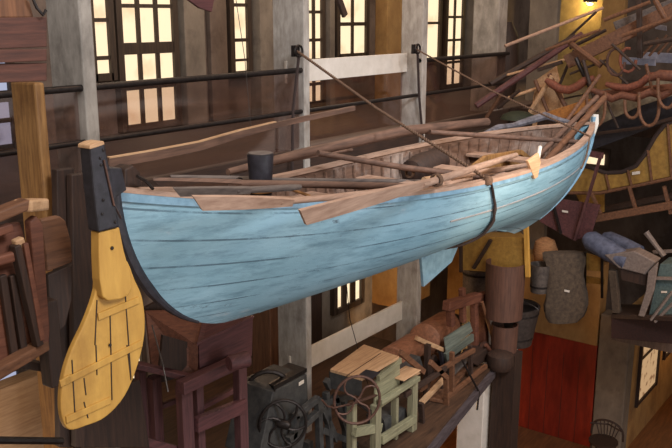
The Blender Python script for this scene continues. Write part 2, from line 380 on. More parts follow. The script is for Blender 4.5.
# ================================================================ WHALEBOAT
S0 = V((3.611, 4.469, EYE-1.140)); L = 7.977
DX = V((11.581-3.611, 4.116-4.469, 0)).normalized(); SD = V((DX.y, -DX.x, 0)); DZ = -1.466+1.140
Bb, sag, asy, ge, Dm, D0, D1, Ls, Lb, se, pk = .890, .2045, -.861, .948, .773, 1.208, 1.128, 1.065, 2.2, 2.5, -.117
def hullpt(s, v, side=1, inset=0.0, lift=0.0):
    th = v*math.pi/2; down = math.sin(th)
    q = 1-math.sqrt(max(0, 1-down*down)); xs = Ls*q; xb = L-Lb*q; X = xs+(xb-xs)*s
    zsh = DZ*s - sag*4*s*(1-s)*(1+asy*(2*s-1))
    dep = D0*(1-s)**2+(2*Dm-.5*D0-.5*D1)*2*s*(1-s)+D1*s*s
    u = min(1, max(0, s+pk*s*(1-s))); hb = Bb*math.sin(math.pi*u)**ge*max(0, math.cos(th))**(2/(se+2.2*max(0, s-.55)/.45))
    hb = hb-min(inset, hb*.5)
    return S0+DX*X+SD*(hb*side)+V((0, 0, zsh-dep*down*(1-inset*.8)+lift))
boat = thing('whaleboat', 'long pale blue wooden whaleboat hanging from ropes in front of the gallery', 'boat', S0+DX*L/2-V((0,0,1.5)))
NS, NV = 90, 22
mb = MB(); uv = []
for side in (1, -1):
    rows = [[hullpt(i/NS, j/NV, side) for j in range(NV+1)] for i in range(NS+1)]
    mb.grid(rows); uv += [(i/NS*L, j/NV) for i in range(NS+1) for j in range(NV+1)]
mb.uv = uv
obj('hull', mb, hull_m, boat, smooth=True)
inner_m = wood('boat_inner_wood', hx(128,98,80), hx(84,62,50), GX, c3=hx(190,176,166), stain=.7)
mb = MB()
for side in (1, -1):
    mb.grid([[hullpt(i/NS, j/NV*.62, side, .035) for j in range(NV+1)] for i in range(2, NS-3)])
obj('interior_planking', mb, inner_m, boat, smooth=True)
mb = MB()   # floor boards in the bottom
for i in range(12, 79, 1):
    pass
mb.grid([[hullpt(i/NS, .42, 1, .04), hullpt(i/NS, .42, -1, .04)] for i in range(8, NS-10)])
obj('bottom_boards', mb, br_woodx, boat)
for side, nm in ((1, 'near'), (-1, 'far')):
    a = MB(); rows = []
    for i in range(NS+1):
        p = hullpt(i/NS, 0, side); q = hullpt(i/NS, 0, side, .055)
        o_ = SD*side*.025
        rows.append([p+o_+V((0,0,-.005)), p+o_+V((0,0,.03)), q+V((0,0,.03)), q+V((0,0,-.005)), p+o_+V((0,0,-.005))])
    a.grid(rows); obj('gunwale', a, oar_wood, boat, label='weathered bare wood rail along the %s side' % nm)
    a = MB(); rows = []
    for i in range(NS+1):
        p = hullpt(i/NS, .0, side); o_ = SD*side*.022
        p = p+V((0,0,-.005)); q = hullpt(i/NS, .035, side)
        rows.append([p, p+o_, q+o_, q])
    a.grid(rows); obj('rub_rail', a, blue, boat)
    a = MB(); pts = [hullpt(.38+.6*i/60, .25-.02*i/60, side)+SD*side*.002 for i in range(61)]
    a.tube(pts, .009, 6); obj('strake_bead', a, wood('bead_%s' % nm, hx(150,140,136), hx(96,110,118), GX), boat)
for i in range(3, 43):
    s = i/44
    for side in (1, -1):
        pts = [hullpt(s, .03+.55*k/7, side, .05) for k in range(8) if (hullpt(s, .03+.55*k/7, 1)-hullpt(s, .03+.55*k/7, -1)).length > .28]
        if len(pts) < 3: continue
        obj('rib', MB().tube(pts, .018, 5), inner_m, boat)
# stem and stern posts, keel
def postline(s, n=14, out=0, sgn=-1, v1=.98):
    return [hullpt(s, .0+v1*k/n)+DX*sgn*out*(1-k/n) for k in range(n+1)]
pts = [hullpt(0, 0)+V((0,0,.12))-DX*.03]+postline(0, out=.03, v1=.75)
obj('sternpost', MB().tube(pts, [.042]*10+[.035,.03,.025,.02,.015,.012], 8), black_paint, boat, smooth=True, label='dark sternpost')
pts = [hullpt(1, 0)+V((0,0,.10))+DX*.02]+postline(1, out=-.02, v1=.8)
obj('stem', MB().tube(pts, [.04]*8+[.035,.03,.025,.02,.016,.012,.01,.008], 8), blue, boat, smooth=True)
obj('stem_cap', MB().tube([hullpt(1,0)+V((0,0,.13))+DX*.05, hullpt(1,0)+V((0,0,.0))+DX*.04, hullpt(1,.12)+DX*.03], [.05,.065,.03], 8), white_paint, boat, smooth=True, label='worn whitish stem head')
obj('keel', MB().tube([hullpt(.05+.9*i/40, 1)+V((0,0,.01)) for i in range(41)], .022, 6), hull_m, boat)
# thwarts
for s in (.19, .33, .47, .6, .73):
    a, b = hullpt(s, .16, 1, .05), hullpt(s, .16, -1, .05)
    obj('thwart', MB().beam(a, b, .24, .035), oar_wood, boat, .004)
# stern sheets deck with two bits
rows = [[hullpt(i/60, .02, 1, .06), hullpt(i/60, .02, -1, .06)] for i in range(1, 9)]
d_ = MB().grid(rows); d_.v = [v+V((0,0,.012)) for v in d_.v]; obj('stern_deck', d_, grey_wood, boat)
lg = P(261, 188, Y=4.4)
o = obj('loggerhead', MB().lathe(lg-V((0,0,.1)), (0,0,1), [(.085,0),(.088,.12),(.095,.22),(.105,.36),(.105,.375),(.0,.38)], 24), black_paint, boat, smooth=True, label='black tapered loggerhead post')
obj('top_cap', MB().lathe(lg+V((0,0,.278)), (0,0,1), [(.097,0),(.097,.006),(0,.007)], 24), grey_wood, o)
lp = []
for k in range(60):
    t = k/60*2*math.pi*3; lp.append(lg+V((.095*math.cos(t), .095*math.sin(t), -.03+.0009*k)))
lp += [P(287, 188, Y=4.4), P(310, 196, Y=4.2)]
tag(obj('mooring_rope', MB().tube(lp, .012, 6), mat('orange_rope', hx(170,120,70), hx(120,80,44))), 'thin tan rope wound round the black post in the boat', 'rope')
# centreboard under the hull
pl = [P(421, 250, Y=4.35), P(462, 238, Y=4.35), P(452, 262, Y=4.35), P(424, 287, Y=4.35)]
obj('centreboard', MB().prism(pl, (0, .035, 0)), blue, boat, .004, label='blue fin below the keel')
# cleats and rings at the stern
for (px, py) in ((239, 184),):
    c = P(px, py, Y=4.25); obj('ring_bolt', MB().tube([c+V((.05*math.cos(t/12*math.pi*2), 0, .045*math.sin(t/12*math.pi*2))) for t in range(12)], .009, 6, True), iron, boat)
c = P(131, 186, Y=4.5)
obj('stern_cleat', MB().prism([c+V(d) for d in ((-.06,0,-.02),(.1,0,-.02),(.09,0,.08),(.03,0,.14),(-.04,0,.12))], (0,.14,0)), dk_wood, boat, .01)
obj('iron_strap', MB().tube([P(137,176,Y=4.4), P(146,181,Y=4.4), P(153,189,Y=4.4)], .012, 6), iron, boat)
for (px, py) in ((577, 128), (589, 118)):
    c = P(px, py, Y=4.3); obj('bow_chock', MB().tube([c+V((.07*math.cos(t/14*math.pi*2), .02*math.sin(t/14*math.pi*2), .07*math.sin(t/14*math.pi*2))) for t in range(14)], .022, 6, True), tin, boat, smooth=True)
# ---------------------------------------------------------------- rudder
ry = 4.12
rud = thing('rudder', 'big yellow boat rudder with a black head hanging at the stern', 'rudder', P(100, 300, Y=ry))
def poly(pts, Y): return [P(x, y, Y=Y) for x, y in pts]
def smooth_loop(pts, k=4):
    out = []; n = len(pts)
    for i in range(n):
        a, b, c, d = (V(pts[(i+j-1) % n]+(0,)) for j in range(4))
        for q in range(k):
            t = q/k; p = .5*((2*b)+(c-a)*t+(2*a-5*b+4*c-d)*t*t+(3*b-a-3*c+d)*t**3); out.append((p.x, p.y))
    return out
blade = [(98,262),(96,290),(86,320),(72,350),(64,375),(61,400),(63,420),(70,430),(86,426),(106,417),(125,396),(138,365),(145,332),(143,300),(135,280),(124,258)]
obj('blade', MB().prism(poly(smooth_loop(blade), ry+.02), (0, .04, 0)), yellow_paint, rud, .008)
obj('stock', MB().prism(poly([(99,232.5),(119.5,227.2),(124,250),(130,272),(132,288),(129,295),(122,299),(108,301),(103,297),(100,280),(99,255)], ry-.035), (0, .08, 0)), yellow_paint, rud, .008)
obj('head', MB().prism(poly([(90.5,147.5),(97,145),(104.5,142.5),(112,176),(119.5,227.3),(99,232.5),(94,190)], ry-.05), (0, .105, 0)), black_paint, rud, .012, label='black painted rudder head')
obj('top_cap', MB().prism(poly([(90,149.5),(97,147.5),(105,144.5),(104,141),(96,142.5),(90,145.5)], ry-.055), (0, .115, 0)), tan_wood, rud, .006, label='pale highlight on top, put into the colour')  # highlight on top of the head, put in as a tan piece
for q in (((98,317),(139,300)), ((64,382),(142,343)), ((66,420),(111,400)), ((70,378),(60,384))):
    a, b = P(*q[0], Y=ry+.014), P(*q[1], Y=ry+.014)
    obj('batten', MB().beam(a, b, .012, .045), yellow_paint, rud, .003)
crk = [((125,290),(131,378)), ((97,300),(95,345)), ((96,345),(97,375)), ((72,360),(75,415)), ((84,378),(86,395)), ((84,402),(88,418)), ((110,310),(112,400)), ((127,345),(131,380))]
for a, b in crk:
    obj('crack', MB().beam(P(*a, Y=ry+.017), P(*b, Y=ry+.017), .006, .006, (1,0,0)), dk_wood, rud)
for (x, y) in ((112,248),(110,345)):
    obj('bolt', MB().lathe(P(x, y, Y=ry-.04 if y < 300 else ry+.012), (0,-1,0), [(.012,0),(.01,.006),(0,.008)], 8), iron, rud)
for (x, y) in ((103,150),(101,165),(107,170),(110,190),(103,200),(102,214),(115,222),(100,158)):
    obj('nail', MB().lathe(P(x, y, Y=ry-.05), (0,-1,0), [(.01,0),(.009,.006),(0,.01)], 8), iron, rud)
obj('tiller_block', MB().prism(poly([(108,168),(122,168),(127,190),(113,200),(108,200)], 4.3), (0, .1, 0)), black_paint, rud, .008)
obj('pintle', MB().tube([P(104, 160, Y=ry-.06), P(114, 205, Y=ry-.06), P(121, 218, Y=4.3)], .007, 6), rust, rud)
# ---------------------------------------------------------------- oars, spars, poles in the boat
def oar(pts, widths, label, m=oar_wood, shaft=.024, bladeL=None, th=.022, nm='oar', bent=None):
    """pts: blade tip, blade root, handle end (world)"""
    tip, rootp, end = pts
    t = thing(nm, label, 'oar', rootp, 'oars lying in the boat')
    d = (rootp-tip).normalized(); n = 8; vv = []
    side = d.cross(V((0, 0, 1))).normalized(); tilt = (V((0, 0, 1))-d*d.z).normalized()
    sd = (side*.35+tilt*.94).normalized() if bent is None else (side*(1-bent)+tilt*bent).normalized(); nn = d.cross(sd).normalized()
    a = MB(); rows = []
    for i in range(n+1):
        k = i/n; c = tip.lerp(rootp, k); wdt = widths[0]*(1-k**2.5)+widths[1]*k**2.5
        cut = (widths[0]*1.1 if i == 0 else 0)
        hh = th*.5*(1+.6*k)
        rows.append([c-sd*wdt/2-nn*hh+d*cut, c+sd*wdt/2-nn*hh, c+sd*wdt/2+nn*hh, c-sd*wdt/2+nn*hh+d*cut, c-sd*wdt/2-nn*hh+d*cut])
    a.grid(rows); k0 = len(a.v); a.add(rows[0][:4], [(0,1,2,3)]); a.add(rows[-1][:4], [(3,2,1,0)])
    obj('blade', a, m, t)
    obj('shaft', MB().tube([rootp-d*.12, rootp.lerp(end, .3), rootp.lerp(end, .8), end], [shaft*.9, shaft, shaft, shaft*.8], 10), m, t, smooth=True)
    return t
oar((P(296,219,Y=3.30), P(428,183,Y=3.46), P(516,155,Y=3.9)), (.13, .06), 'pale oar with its broad blade hanging over the near side at mid-boat', shaft=.034)
oar((P(190,203,Y=3.72), P(292,202,Y=3.62), P(400,189,Y=3.72)), (.10, .05), 'pale oar lying along the near gunwale, blade towards the stern')
oar((P(172,192,Y=3.92), P(250,190,Y=3.82), P(300,187,Y=3.9)), (.06, .04), 'short grey oar tip on the stern gunwale', grey_wood)
oar((P(150,182,Y=4.3), P(240,183,Y=4.15), P(420,186,Y=4.1)), (.09, .05), 'oar with a greyish blade in front of the black post', spar_wood, shaft=.027, bent=.4)
oar((P(168,179,Y=4.6), P(262,180,Y=4.6), P(455,182,Y=4.6)), (.07, .05), 'oar running behind the black post', grey_wood, bent=.5)
wp = thing('paddle', 'small white paddle standing upright near the bow', 'paddle', P(533,178,Y=3.75))
obj('blade', MB().prism([P(528,161,Y=3.36),P(535,179,Y=3.36),P(538,177,Y=3.36),P(541,162,Y=3.36),P(539,153,Y=3.36)], (0,.03,0)), tan_wood, wp, .004)
obj('shaft', MB().tube([P(538,158,Y=3.38), P(540,147,Y=3.42)], .02, 8), white_paint, wp, smooth=True)
def spar(pts, r, label, m=spar_wood, cat='pole', nm='pole', group='poles lying in the boat'):
    return tag(obj(nm, MB().tube(pts, r, 10), m, None, 0, True), label, cat, group)
spar([P(228,172,Y=5.2), P(300,154,Y=5.15), P(405,131,Y=5.1), P(487,122,Y=5.1)], [.03,.05,.06,.055], 'thick mast lying above the far side of the boat, aimed at the bow', cat='mast', nm='mast')
spar([P(318,153,Y=4.9), P(400,167,Y=4.6), P(488,178,Y=4.1)], [.028,.032,.03], 'dark pole crossing the boat from the far gunwale towards the near side')
spar([P(430,132,Y=5.0), P(578,142,Y=3.95)], .03, 'straight dark pole laid across the bow from gunwale to gunwale')
spar([P(256,184,Y=4.35), P(300,185,Y=4.3), P(445,190,Y=4.0)], .022, 'thin brown pole lying under the pale oars amidships')
for i, (a, b, r) in enumerate((((512,182),(597,97),.034), ((535,174),(604,98),.042), ((548,166),(590,112),.036), ((525,175),(575,118),.028))):
    spar([P(*a, X=9.0+i*.35), P(*b, X=12.0)], r, ('long shaft leaning out over the bow, nearest the white paddle', 'thickest shaft leaning over the bow', 'shaft tucked nearest the bow chocks', 'thin shaft under the others at the bow')[i], br_woodx if i % 2 else spar_wood, 'pole', 'harpoon_shaft', 'shafts leaning out over the bow')
# steering oar behind and above the stern: long, edge up
so = thing('steering_oar', 'very long dark steering oar with a pale upper edge above the stern', 'oar', P(200,146,Y=5.7))
pp = [P(108,163,Y=5.5), P(150,156,Y=5.5), P(200,146,Y=5.5), P(240,134,Y=5.5), P(275,125,Y=5.5), P(354,108,Y=5.5)]
ww = [.075,.08,.075,.065,.055,.05]
a = MB(); rows = []
for p, wd in zip(pp, ww): rows.append([p+V((0,-.02,-wd/2)), p+V((0,-.02,wd/2)), p+V((0,.02,wd/2)), p+V((0,.02,-wd/2)), p+V((0,-.02,-wd/2))])
a.grid(rows); a.add(rows[-1][:4], [(0,1,2,3)]); a.add(rows[0][:4], [(0,1,2,3)])
obj('blade', a, spar_wood, so)
a = MB(); rows = []
for p, wd in zip(pp[:5], ww): p = p+V((0,0,wd/2)); rows.append([p+V((0,-.022,0)), p+V((0,-.022,.01)), p+V((0,.022,.01)), p+V((0,.022,0))])
a.grid(rows); obj('edge_strip', a, tan_wood, so, label='pale upper edge')  # paler strip along the oar's upper edge
spar([P(232,173,Y=5.55), P(290,160,Y=5.5), P(352,150,Y=5.45)], .018, 'slim pole under the mast behind the black post')
# tools lying inside the boat amidships
for i, (q, r, lb) in enumerate((
    (((424,180),(476,172)), .03, 'short light stick lying amidships near the girdling rope'),
    (((440,186),(470,178)), .035, 'stubby pale billet beside the near gunwale'),
    (((396,196),(452,182)), .02, 'thin stick behind the oar lashing'),
    (((452,176),(530,165)), .03, 'light brown pole end lying towards the bow'))):
    tag(obj('wooden_stick', MB().tube([P(*q[0], Y=3.95), P(*q[1], Y=4.0)], r, 8), (tan_wood, oar_wood, br_woodx, oar_wood)[i], None, 0, True), lb, 'stick', 'sticks lying in the boat')
crate = thing('stretcher_frame', 'yellowish wooden frame lying inside the boat before the bow poles', 'frame', P(495,165,Y=4.4))
for q in (((470,170),(530,160)), ((485,158),(520,152)), ((470,170),(485,158)), ((530,160),(520,152))):
    obj('bar', MB().beam(P(*q[0], Y=4.4), P(*q[1], Y=4.4), .05, .06), gold_wood, crate, .005)
tag(obj('canvas_bundle', MB().lathe(P(425,166,Y=4.9), (1,0,.1), [(.02,-.35),(.14,-.3),(.17,-.1),(.15,.15),(.16,.3),(.03,.36)], 14), dk_wood, None, 0, True), 'dark bundle lying behind the oars in the middle of the boat', 'bundle')
lash = MB()
for c, r in ((P(437,180,Y=3.5), .05), (P(410,173,Y=4.6), .045), (P(452,184,Y=4.1), .04)):
    for k in range(3):
        lash = MB().tube([c+DX*(.014*j-.02)+V((0, r*math.cos(t/12*2*math.pi), r*math.sin(t/12*2*math.pi))) for j in range(3) for t in range(12)], .009, 5)
    tag(obj('rope_lashing', lash, rope_m), {0.05:'rope turns tying the broad oar amidships',0.045:'orange cord round the dark pole amidships',0.04:'small rope turns near the girdling rope'}[r], 'rope', 'lashings on the oars')
# ---------------------------------------------------------------- suspension
hk = P(297, 51, Y=6.85); k2 = P(416, 49, Y=6.85)
def hook(p, label):
    t = thing('wall_hook', label, 'hook', p)
    obj('plate', MB().box((p.x-.06, p.y-.0, p.z-.07), (p.x+.06, p.y+.05, p.z+.07)), iron, t, .005)
    obj('ring', MB().tube([p+V((.07*math.cos(u/14*2*math.pi), -.03, .07*math.sin(u/14*2*math.pi))) for u in range(14)], .016, 6, True), iron, t, smooth=True)
hook(hk, 'iron ring hook on the nearer whitewashed column'); hook(k2, 'iron ring hook on the farther whitewashed column')
near1 = hullpt(.70, 0, 1)+V((0,0,.03))
# find the station whose near gunwale falls at pixel 488
def topx(px):
    best = None
    for i in range(400):
        s = i/400; p = hullpt(s, 0, 1)+V((0,0,.035))+SD*.03; d = p-V((0,0,EYE)); x = 336+FPX*d.dot(RT)/d.dot(FW)
        if best is None or abs(x-px) < best[0]: best = (abs(x-px), s, p)
    return best[1], best[2]
def stationat(px, v):
    best = None
    for i in range(400):
        p = hullpt(i/400, v, 1); d = p-V((0,0,EYE)); x = 336+FPX*d.dot(RT)/d.dot(FW)
        if best is None or abs(x-px) < best[0]: best = (abs(x-px), p)
    return best[1]
def gx(v):
    k = [(0,489),(.2,493),(.35,491),(.5,483),(.65,469),(.8,449),(.93,424)]
    for (a, x), (b, y) in zip(k[:-1], k[1:]):
        if v <= b: return x+(y-x)*(v-a)/(b-a)
    return 424
s1, n1 = topx(488); s2, n2 = topx(590)
t = thing('suspension_rope', 'rope from the nearer whitewashed column down to the boat and round its hull', 'rope', hk, 'ropes the boat hangs from')
obj('chain', MB().rope([hk, hk.lerp(n1, .5)+V((0,0,-.04)), n1], .017, .08), rope_m, t)
for off in (0, .05):
    pts = [n1]+[stationat(gx(v)+off*60*v*(1-v), v)+(SD*.022+V((0,0,-.012))) for v in [i/16*.93 for i in range(17)]]
    obj('girdle', MB().tube(pts, .014, 8), dk_rope, t, smooth=True, label='dark strap round the hull')
obj('knot', MB().lathe(n1+V((0,0,-.02)), (0,0,1), [(.0,-.04),(.04,-.02),(.045,.02),(.03,.05),(0,.06)], 10), rope_m, t, smooth=True)
t = thing('suspension_rope', 'rope from the farther whitewashed column down to the tip of the bow', 'rope', k2, 'ropes the boat hangs from')
obj('chain', MB().rope([k2, k2.lerp(n2, .5)+V((0,0,-.05)), n2], .013, .08), rope_m, t)
pts = [n2]+[hullpt(s2-.01-.02*v, v, 1)+SD*.03 for v in [i/12*.24 for i in range(13)]]
obj('girdle', MB().tube(pts, .012, 6), rope_m, t, smooth=True)
tag(obj('hanging_strap', MB().tube([hk+V((0,-.03,-.05)), P(293,110,Y=6.86), P(292,178,Y=6.86)], .02, 6), dk_rope), 'dark strap hanging down the nearer whitewashed column', 'strap', 'straps down the columns')
tag(obj('hanging_strap', MB().tube([k2+V((0,-.03,-.05)), P(419,95,Y=6.86), P(423,140,Y=6.86)], .02, 6), dk_rope), 'dark strap hanging down the farther whitewashed column', 'strap', 'straps down the columns')

# ================================================================ LEFT EDGE
post_a, post_b = P(16,150,Y=6.55).x, P(50,150,Y=6.2).x
tag(obj('timber_post', MB().box((post_a, 6.2, 0), (post_b, 6.55, P(20,84,Y=6.2).z), ), gold_wood, None, .02), 'thick golden brown timber post at the left edge', 'post')
dk_red = wood('dark_red_boards', hx(94,56,44), hx(58,34,28), GX)
hb = thing('hanging_trough', 'dark reddish board trough hanging at the top left corner', 'trough', P(20,60,Y=5.4))
for (y0, y1, yy) in ((18,50,5.42), (50,64,5.39), (64,84,5.42)):
    a = P(-30,y1,Y=yy); b = P(47,y1-3,Y=yy); c = P(47,y0-1,Y=yy); d = P(-30,y0,Y=yy)
    obj('board', MB().prism([a,b,c,d], (0,.06,0)), dk_red, hb, .006)
obj('end_board', MB().prism([P(-4,18,Y=5.45),P(34,18,Y=5.45),P(30,2,Y=5.45),P(18,-8,Y=5.45),P(0,-8,Y=5.45)], (0,.4,0)), br_wood, hb, .01)
obj('iron_hook', MB().tube([P(31,-6,Y=5.36),P(37,8,Y=5.36),P(43,15,Y=5.36),P(46,10,Y=5.36)], .012, 6), iron, hb)
tag(obj('dark_plank', MB().prism(poly([(57,170),(74,168),(80,448),(60,448)], 6.0), (0,.08,0)), dk_wood, None, .01), 'dark upright plank beside the golden post', 'plank', 'dark upright planks left of the boat')
tag(obj('dark_plank', MB().prism(poly([(72,175),(97,172),(100,330),(84,448),(76,448)], 5.9), (0,.08,0)), dk_wood, None, .01), 'dark upright plank right behind the rudder', 'plank', 'dark upright planks left of the boat')
tag(obj('dark_plank', MB().prism(poly([(84,400),(140,380),(150,448),(84,448)], 6.1), (0,.1,0)), dk_wood, None, .01), 'dark brown boarding below the rudder blade', 'plank', 'dark upright planks left of the boat')
# wooden frame chest on the left (settle)
st = thing('wooden_settle', 'reddish wooden settle with slatted frame at the left edge', 'bench', P(20,370,Y=4.9))
Yq = 4.9
obj('back_panel', MB().prism(poly([(-30,235),(20,222),(42,290),(44,345),(-30,372)], Yq+.1), (0,.05,0)), red_wood, st, .008)
obj('top_rail', MB().beam(P(-30,226,Y=Yq), P(26,203,Y=Yq), .12, .07), br_woodx, st, .012)
obj('end_block', MB().beam(P(22,206,Y=Yq-.02), P(40,204,Y=Yq+.1), .14, .08), tan_wood, st, .015)
obj('middle_rail', MB().beam(P(-30,240,Y=Yq), P(11,227,Y=Yq), .06, .06), red_wood, st, .01)
obj('lower_bracket', MB().beam(P(-30,268,Y=Yq), P(14,256,Y=Yq), .05, .07), red_wood, st, .015)
obj('peg', MB().beam(P(14,245,Y=Yq), P(23,241,Y=Yq), .06, .07), tan_wood, st, .012)
obj('side_post', MB().prism(poly([(30,222),(37,216),(43,224),(50,330),(49,350),(41,350)], Yq), (0,.07,0)), red_wood, st, .01)
obj('corner_post', MB().beam(P(15,245,Y=Yq-.02), P(38,345,Y=Yq-.02), .05, .07), dk_wood, st, .006)
obj('slat_and_shadow', MB().beam(P(25,243,Y=Yq-.05), P(42,340,Y=Yq-.05), .035, .03), red_wood, st, .006)
for x in (2, 12):
    obj('slat_and_shadow', MB().beam(P(x,275,Y=Yq+.06), P(x+12,355,Y=Yq+.06), .05, .04), dk_wood, st, .006)  # dark bars standing for the slats' shadows on the panel
obj('bottom_rail', MB().beam(P(-30,388,Y=Yq-.1), P(44,344,Y=Yq+.05), .1, .08), br_woodx, st, .012)
obj('leg', MB().beam(P(45,300,Y=Yq+.12), P(54,384,Y=Yq+.12), .12, .12), dk_wood, st, .01)
obj('stretcher', MB().beam(P(16,362,Y=Yq+.3), P(52,368,Y=Yq+.2), .06, .06), dk_wood, st)
lb_ = thing('scoop_board', 'tan board with a rounded right end beside the settle', 'board', P(55,290,Y=5.3))
obj('upper_board', MB().prism(poly([(41,220),(60,216),(66,221),(71,240),(73,262),(48,272),(46,250)], 5.15), (0,.06,0)), br_woodx, lb_, .012)
obj('lower_board', MB().prism(poly([(48,275),(73,264),(72,300),(66,325),(56,335),(50,310)], 5.17), (0,.05,0)), dk_wood, lb_, .01)
tag(obj('floor_rail', MB().tube([P(-20,440,Y=5.4), P(62,441,Y=5.4)], .03, 8), iron, None, 0, True), 'dark iron rail at the bottom left corner', 'rail')
light('POINT', (3.0, 6.5, 4.9), (0,0,0), 22, (1, .8, .6), .2)
struct('wall_left_low', MB().box((2.0, 7.3, 0), (5.0, 7.5, P(10,386,Y=7.3).z)), tan_wood)

# ================================================================ MACHINES ON THE LOWER GALLERY
DZk = 3.2
def frame_box(root, name, pts, Y, th, m, off): return obj(name, MB().prism(poly(pts, Y), (0, off, 0)), m, root, .006)
xa, xb = P(252,340,Y=7.95).x, P(290,340,Y=7.6).x
tag(obj('timber_post', MB().box((xa, 7.6, DZk), (xb, 7.95, 7.05)), br_wood, None, .01), 'brown timber post left of the whitewashed column, behind the charcoal mill', 'post')
drum_wood = wood('drum_wood', hx(158,108,80), hx(110,70,50), (1,8,8))
# 1. maroon hopper mill
Ym = 6.0
hp = thing('hopper_mill', 'tall maroon hopper mill on a post frame under the stern', 'machine', (P(200,448,Y=Ym).x, Ym+.4, DZk))
# hopper: four sloping boards
f1, f2, f3, f4 = P(186,368,Y=Ym), P(250,352,Y=Ym), P(250,322,Y=Ym-.05), P(186,345,Y=Ym-.05)
obj('front_board', MB().prism([P(200,370,Y=Ym),P(252,356,Y=Ym),P(253,318,Y=Ym),P(199,345,Y=Ym)], (0,.04,0)), maroon, hp, .004)
obj('lid', MB().prism([P(197,346,Y=Ym-.02),P(254,318,Y=Ym-.02),P(246,316,Y=Ym+.6),P(205,312,Y=Ym+.6)], (0,0,.03)), maroon, hp, .004)
obj('left_board', MB().prism([P(198,346,Y=Ym),P(198,378,Y=Ym),P(152,366,Y=Ym+.25),P(146,312,Y=Ym+.5),P(205,310,Y=Ym+.6)], (.02,.05,0)), red_wood, hp, .004)
obj('inner_panel', MB().prism(poly([(163,335),(198,345),(198,375),(160,366)], Ym+.1), (0,.03,0)), dk_wood, hp)
obj('back_board', MB().prism(poly([(145,308),(160,300),(250,300),(250,340),(160,350)], Ym+.7), (0,.04,0)), dk_wood, hp)
obj('spout', MB().lathe(P(239,361,Y=Ym-.35), (.95,-.3,0), [(.075,-.12),(.085,-.1),(.085,.1),(.05,.105),(.045,.0)], 16), maroon, hp, smooth=True)
obj('front_beam', MB().beam(P(180,388,Y=Ym-.1), P(236,362,Y=Ym-.1), .12, .13), maroon, hp, .008)
obj('side_beam', MB().beam(P(137,365,Y=Ym+.3), P(196,379,Y=Ym-.05), .10, .06), maroon, hp, .006)
obj('cross_beam', MB().beam(P(196,425,Y=Ym), P(244,405,Y=Ym), .08, .16), maroon, hp, .006)
obj('low_beam', MB().beam(P(150,380,Y=Ym+.5), P(190,370,Y=Ym+.4), .08, .08), dk_wood, hp)
for (x, y, yy, wd) in ((187,385,Ym,.15), (200,382,Ym+.12,.10), (243,368,Ym,.13), (157,378,Ym+.4,.12), (143,372,Ym+.5,.08)):
    a = P(x, y, Y=yy); obj('leg', MB().box((a.x-wd/2, yy, DZk), (a.x+wd/2, yy+.1, a.z)), maroonz, hp, .006)
obj('stay', MB().beam(P(178,420,Y=Ym+.6), P(243,385,Y=Ym+.5), .05, .06), maroon, hp)
obj('stay', MB().beam(P(140,415,Y=Ym+.6), P(190,395,Y=Ym+.5), .05, .05), maroon, hp)
obj('brace', MB().beam(P(140,440,Y=Ym+.2), P(215,460,Y=Ym+.1), .06, .08), maroon, hp)
obj('iron_rod', MB().tube([P(152,325,Y=Ym+.1), P(163,365,Y=Ym+.1), P(168,392,Y=Ym)], .008, 6), tin, hp)
# 2. charcoal fanning mill with spoked wheel
Yf = 6.2
fm = thing('fanning_mill', 'charcoal grey fanning mill with a round fan wheel below the boat', 'machine', (P(285,448,Y=Yf).x, Yf+.3, DZk))
a = P(274,390,Y=Yf); b = P(307,377,Y=Yf)
obj('body', MB().prism([P(273,392,Y=Yf),P(307,374,Y=Yf),P(309,420,Y=Yf),P(300,460,Y=Yf),P(258,460,Y=Yf)], (0,.55,0)), charcoal, fm, .01)
obj('hopper_lip', MB().prism([P(274,390,Y=Yf+.02),P(307,372,Y=Yf+.02),P(289,366,Y=Yf+.55),P(258,382,Y=Yf+.55)], (0,0,.05)).box((a.x, Yf-.01, a.z-.02), (a.x+.02, Yf, a.z)), iron, fm)
obj('paper_tag', MB().prism([P(299,382.5,Y=Yf-.01),P(304,379.5,Y=Yf-.01),P(304,383,Y=Yf-.01),P(299,386,Y=Yf-.01)], (0,.004,0)), white_paint, fm, label='small white paper tag')
c = P(283,424,Y=Yf-.12); wr = .31
WD = V((.66, -.62, 0))
def ring(c, r, th, n=28): return MB().tube([c+WD*(r*math.cos(2*math.pi*i/n))+V((0, 0, r*math.sin(2*math.pi*i/n))) for i in range(n)], th, 8, True)
wh = obj('fan_wheel', ring(c, wr, .02), iron, fm, smooth=True)
for k in range(6):
    an = k/6*2*math.pi; m_ = []
    for j in range(7):
        rr = wr*j/6; aa = an+.9*j/6; m_.append(c+WD*(rr*math.cos(aa))+V((0, 0, rr*math.sin(aa))))
    obj('spoke', MB().tube(m_, .016, 6), iron, wh, smooth=True)
obj('hub', MB().lathe(c, (.2,-1,0), [(.06,-.06),(.06,.06),(.03,.1),(0,.1)], 12), iron, wh, smooth=True)
obj('rear_ring', ring(P(268,396,Y=Yf+.3), .33, .03), iron, fm, smooth=True)
c = P(258,412,Y=Yf+.45)
obj('side_drum', MB().lathe(c, (-.4,-1,0), [(.0,-.05),(.2,-.05),(.24,.1),(.24,.16),(.18,.17),(.0,.12)], 24), charcoal, fm, smooth=True)
for (p, q) in (((288,440),(322,408)), ((294,417),(318,398)), ((318,398),(320,455)), ((296,415),(290,460)), ((322,408),(336,440))):
    obj('frame_bar', MB().beam(P(*p, Y=Yf-.1), P(*q, Y=Yf-.1), .08, .08), charcoal, fm, .006)
for x in (262, 305):
    a = P(x, 440, Y=Yf+.2); obj('leg', MB().box((a.x-.05, Yf+.1, DZk), (a.x+.05, Yf+.2, a.z)), charcoal, fm)
